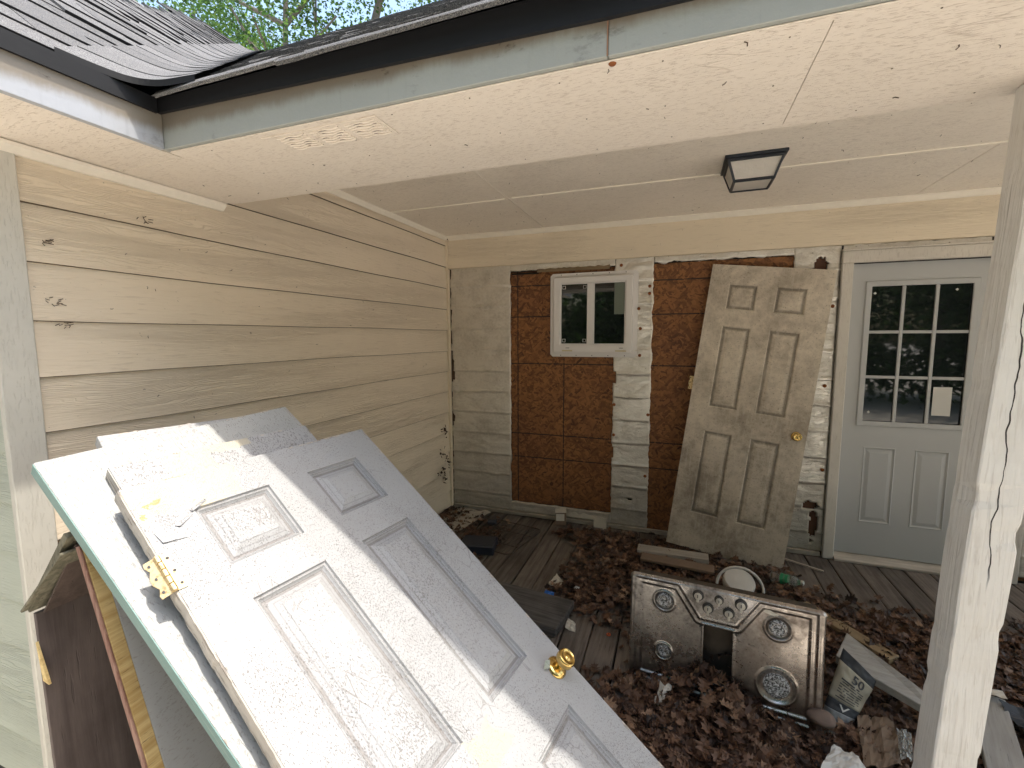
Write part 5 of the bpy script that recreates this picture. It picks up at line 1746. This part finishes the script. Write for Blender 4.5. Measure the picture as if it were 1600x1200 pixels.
# ================================================================== TREES
tl = random.Random(11)
def tree(name, label, base, h, lean, crown, nleaf, group, seedv, trunk_r=.16, lsize=.11, droop=0):
    rr = random.Random(seedv)
    t = thing(name, label, 'tree', base, group=group)
    base = Vector(base)
    mb = MB(); pts = []; rs = []
    for i in range(9):
        q = i / 8
        pts.append(base + Vector((lean[0] * q + .15 * math.sin(q * 5 + seedv), lean[1] * q, h * q))); rs.append(trunk_r * (1 - .75 * q))
    mb.tube(pts, rs, 9)
    put('trunk', mb, 'bark', t)
    tips = []
    for b in range(11):
        q = rr.uniform(.35, .98); p0 = pts[int(q * 8)]
        a = rr.random() * 6.3; L = crown * rr.uniform(.5, 1.05)
        d = Vector((math.cos(a), math.sin(a), rr.uniform(.25, 1.0))).normalized()
        p1 = p0 + d * L * .5 + Vector((0, 0, .1)); p2 = p0 + d * L + Vector((rr.uniform(-.3, .3), rr.uniform(-.3, .3), .2))
        put('limb', MB().tube([p0, p1, p2], [trunk_r * .38, trunk_r * .24, .02], 7), 'bark', t)
        tips += [p1, p2, (p1 + p2) / 2]
    lm = MB(); tn = []
    cl = []
    for k in range(70):
        if droop and k % 2 == 0:
            cl.append((base + Vector((rr.gauss(0, crown * .5), rr.gauss(0, .8), rr.uniform(.6, h * .55))), rr.uniform(.4, .8), rr.gauss(0, .15)))
            continue
        tp = rr.choice(tips) if rr.random() < .75 else pts[-1] + Vector((rr.gauss(0, crown * .35), rr.gauss(0, crown * .35), rr.gauss(0, crown * .3)))
        cl.append((tp + Vector((rr.gauss(0, .4), rr.gauss(0, .4), rr.gauss(0, .35))), rr.uniform(.25, .7), rr.gauss(0, .15)))
    for k in range(nleaf):
        c, s_, ct_ = rr.choice(cl)
        p = c + Vector((rr.gauss(0, s_), rr.gauss(0, s_), rr.gauss(0, s_ * .6)))
        e = Euler((rr.gauss(0, .7), rr.gauss(0, .7), rr.random() * 6.3)).to_matrix()
        z_ = lsize * rr.uniform(.6, 1.2)
        v4 = [p + e @ (Vector(q_) * z_) for q_ in ((0, -.5, 0), (.34, -.05, .06), (.12, .18, 0), (0, .5, -.05), (-.12, .18, 0), (-.34, -.05, .06))]
        lm.add(v4, [(0, 1, 2, 3), (0, 3, 4, 5)])
        tn += [min(1, max(0, rr.gauss(.45 + ct_, .2)))] * 6
    me = bpy.data.meshes.new('crown'); me.from_pydata(lm.v, [], lm.f)
    at = me.attributes.new('tone', 'FLOAT', 'POINT'); at.data.foreach_set('value', tn)
    put('crown', me, 'treeleaf', t)
G1 = 'trees showing above the roof valley'
tree('tree', 'tree with a pale upright trunk above the roof valley', (-9.3, 9.3, -1.65), 10.5, (.25, 0), 2.6, 7000, G1, 1, .17)
tree('tree', 'tree with a thick trunk leaning right above the roof valley', (-9.9, 10.0, -1.65), 11.5, (3.2, .3), 2.4, 7000, G1, 2, .24)
tree('tree', 'dense leafy tree behind the left slope of the roof', (-13.4, 10.2, -1.65), 11.0, (-.2, 0), 2.8, 26000, G1, 3, .2)
tree('tree', 'dense dark tree rising behind the porch roof on the right', (-5.3, 11.0, -1.65), 11.5, (.3, 0), 2.7, 30000, G1, 4, .2)
tree('tree', 'slim tree with a dark thin trunk between the thicker ones', (-9.0, 9.9, -1.65), 10.5, (.2, 0), 2.0, 3000, G1, 5, .08)
G2 = 'trees added in the yard behind the viewer'  # added out of view to fill the window reflections and cut sky light
YL = ['widest', 'tallest', 'thinnest']
for i, (x, y, h) in enumerate(((-4.2, -6.5, 8.5), (-.8, -7.5, 9), (2.4, -7.0, 8.5), (6.0, -6.5, 8), (-8, -5, 8.5), (9.5, -3.5, 8))):
    tree('added_tree', 'leafy tree added behind the viewer, seen only mirrored in the window glass', (x, y, -1.65), h, (.3, 0), 3.0, 18000, G2, 20 + i, .16, .24, -2.5)
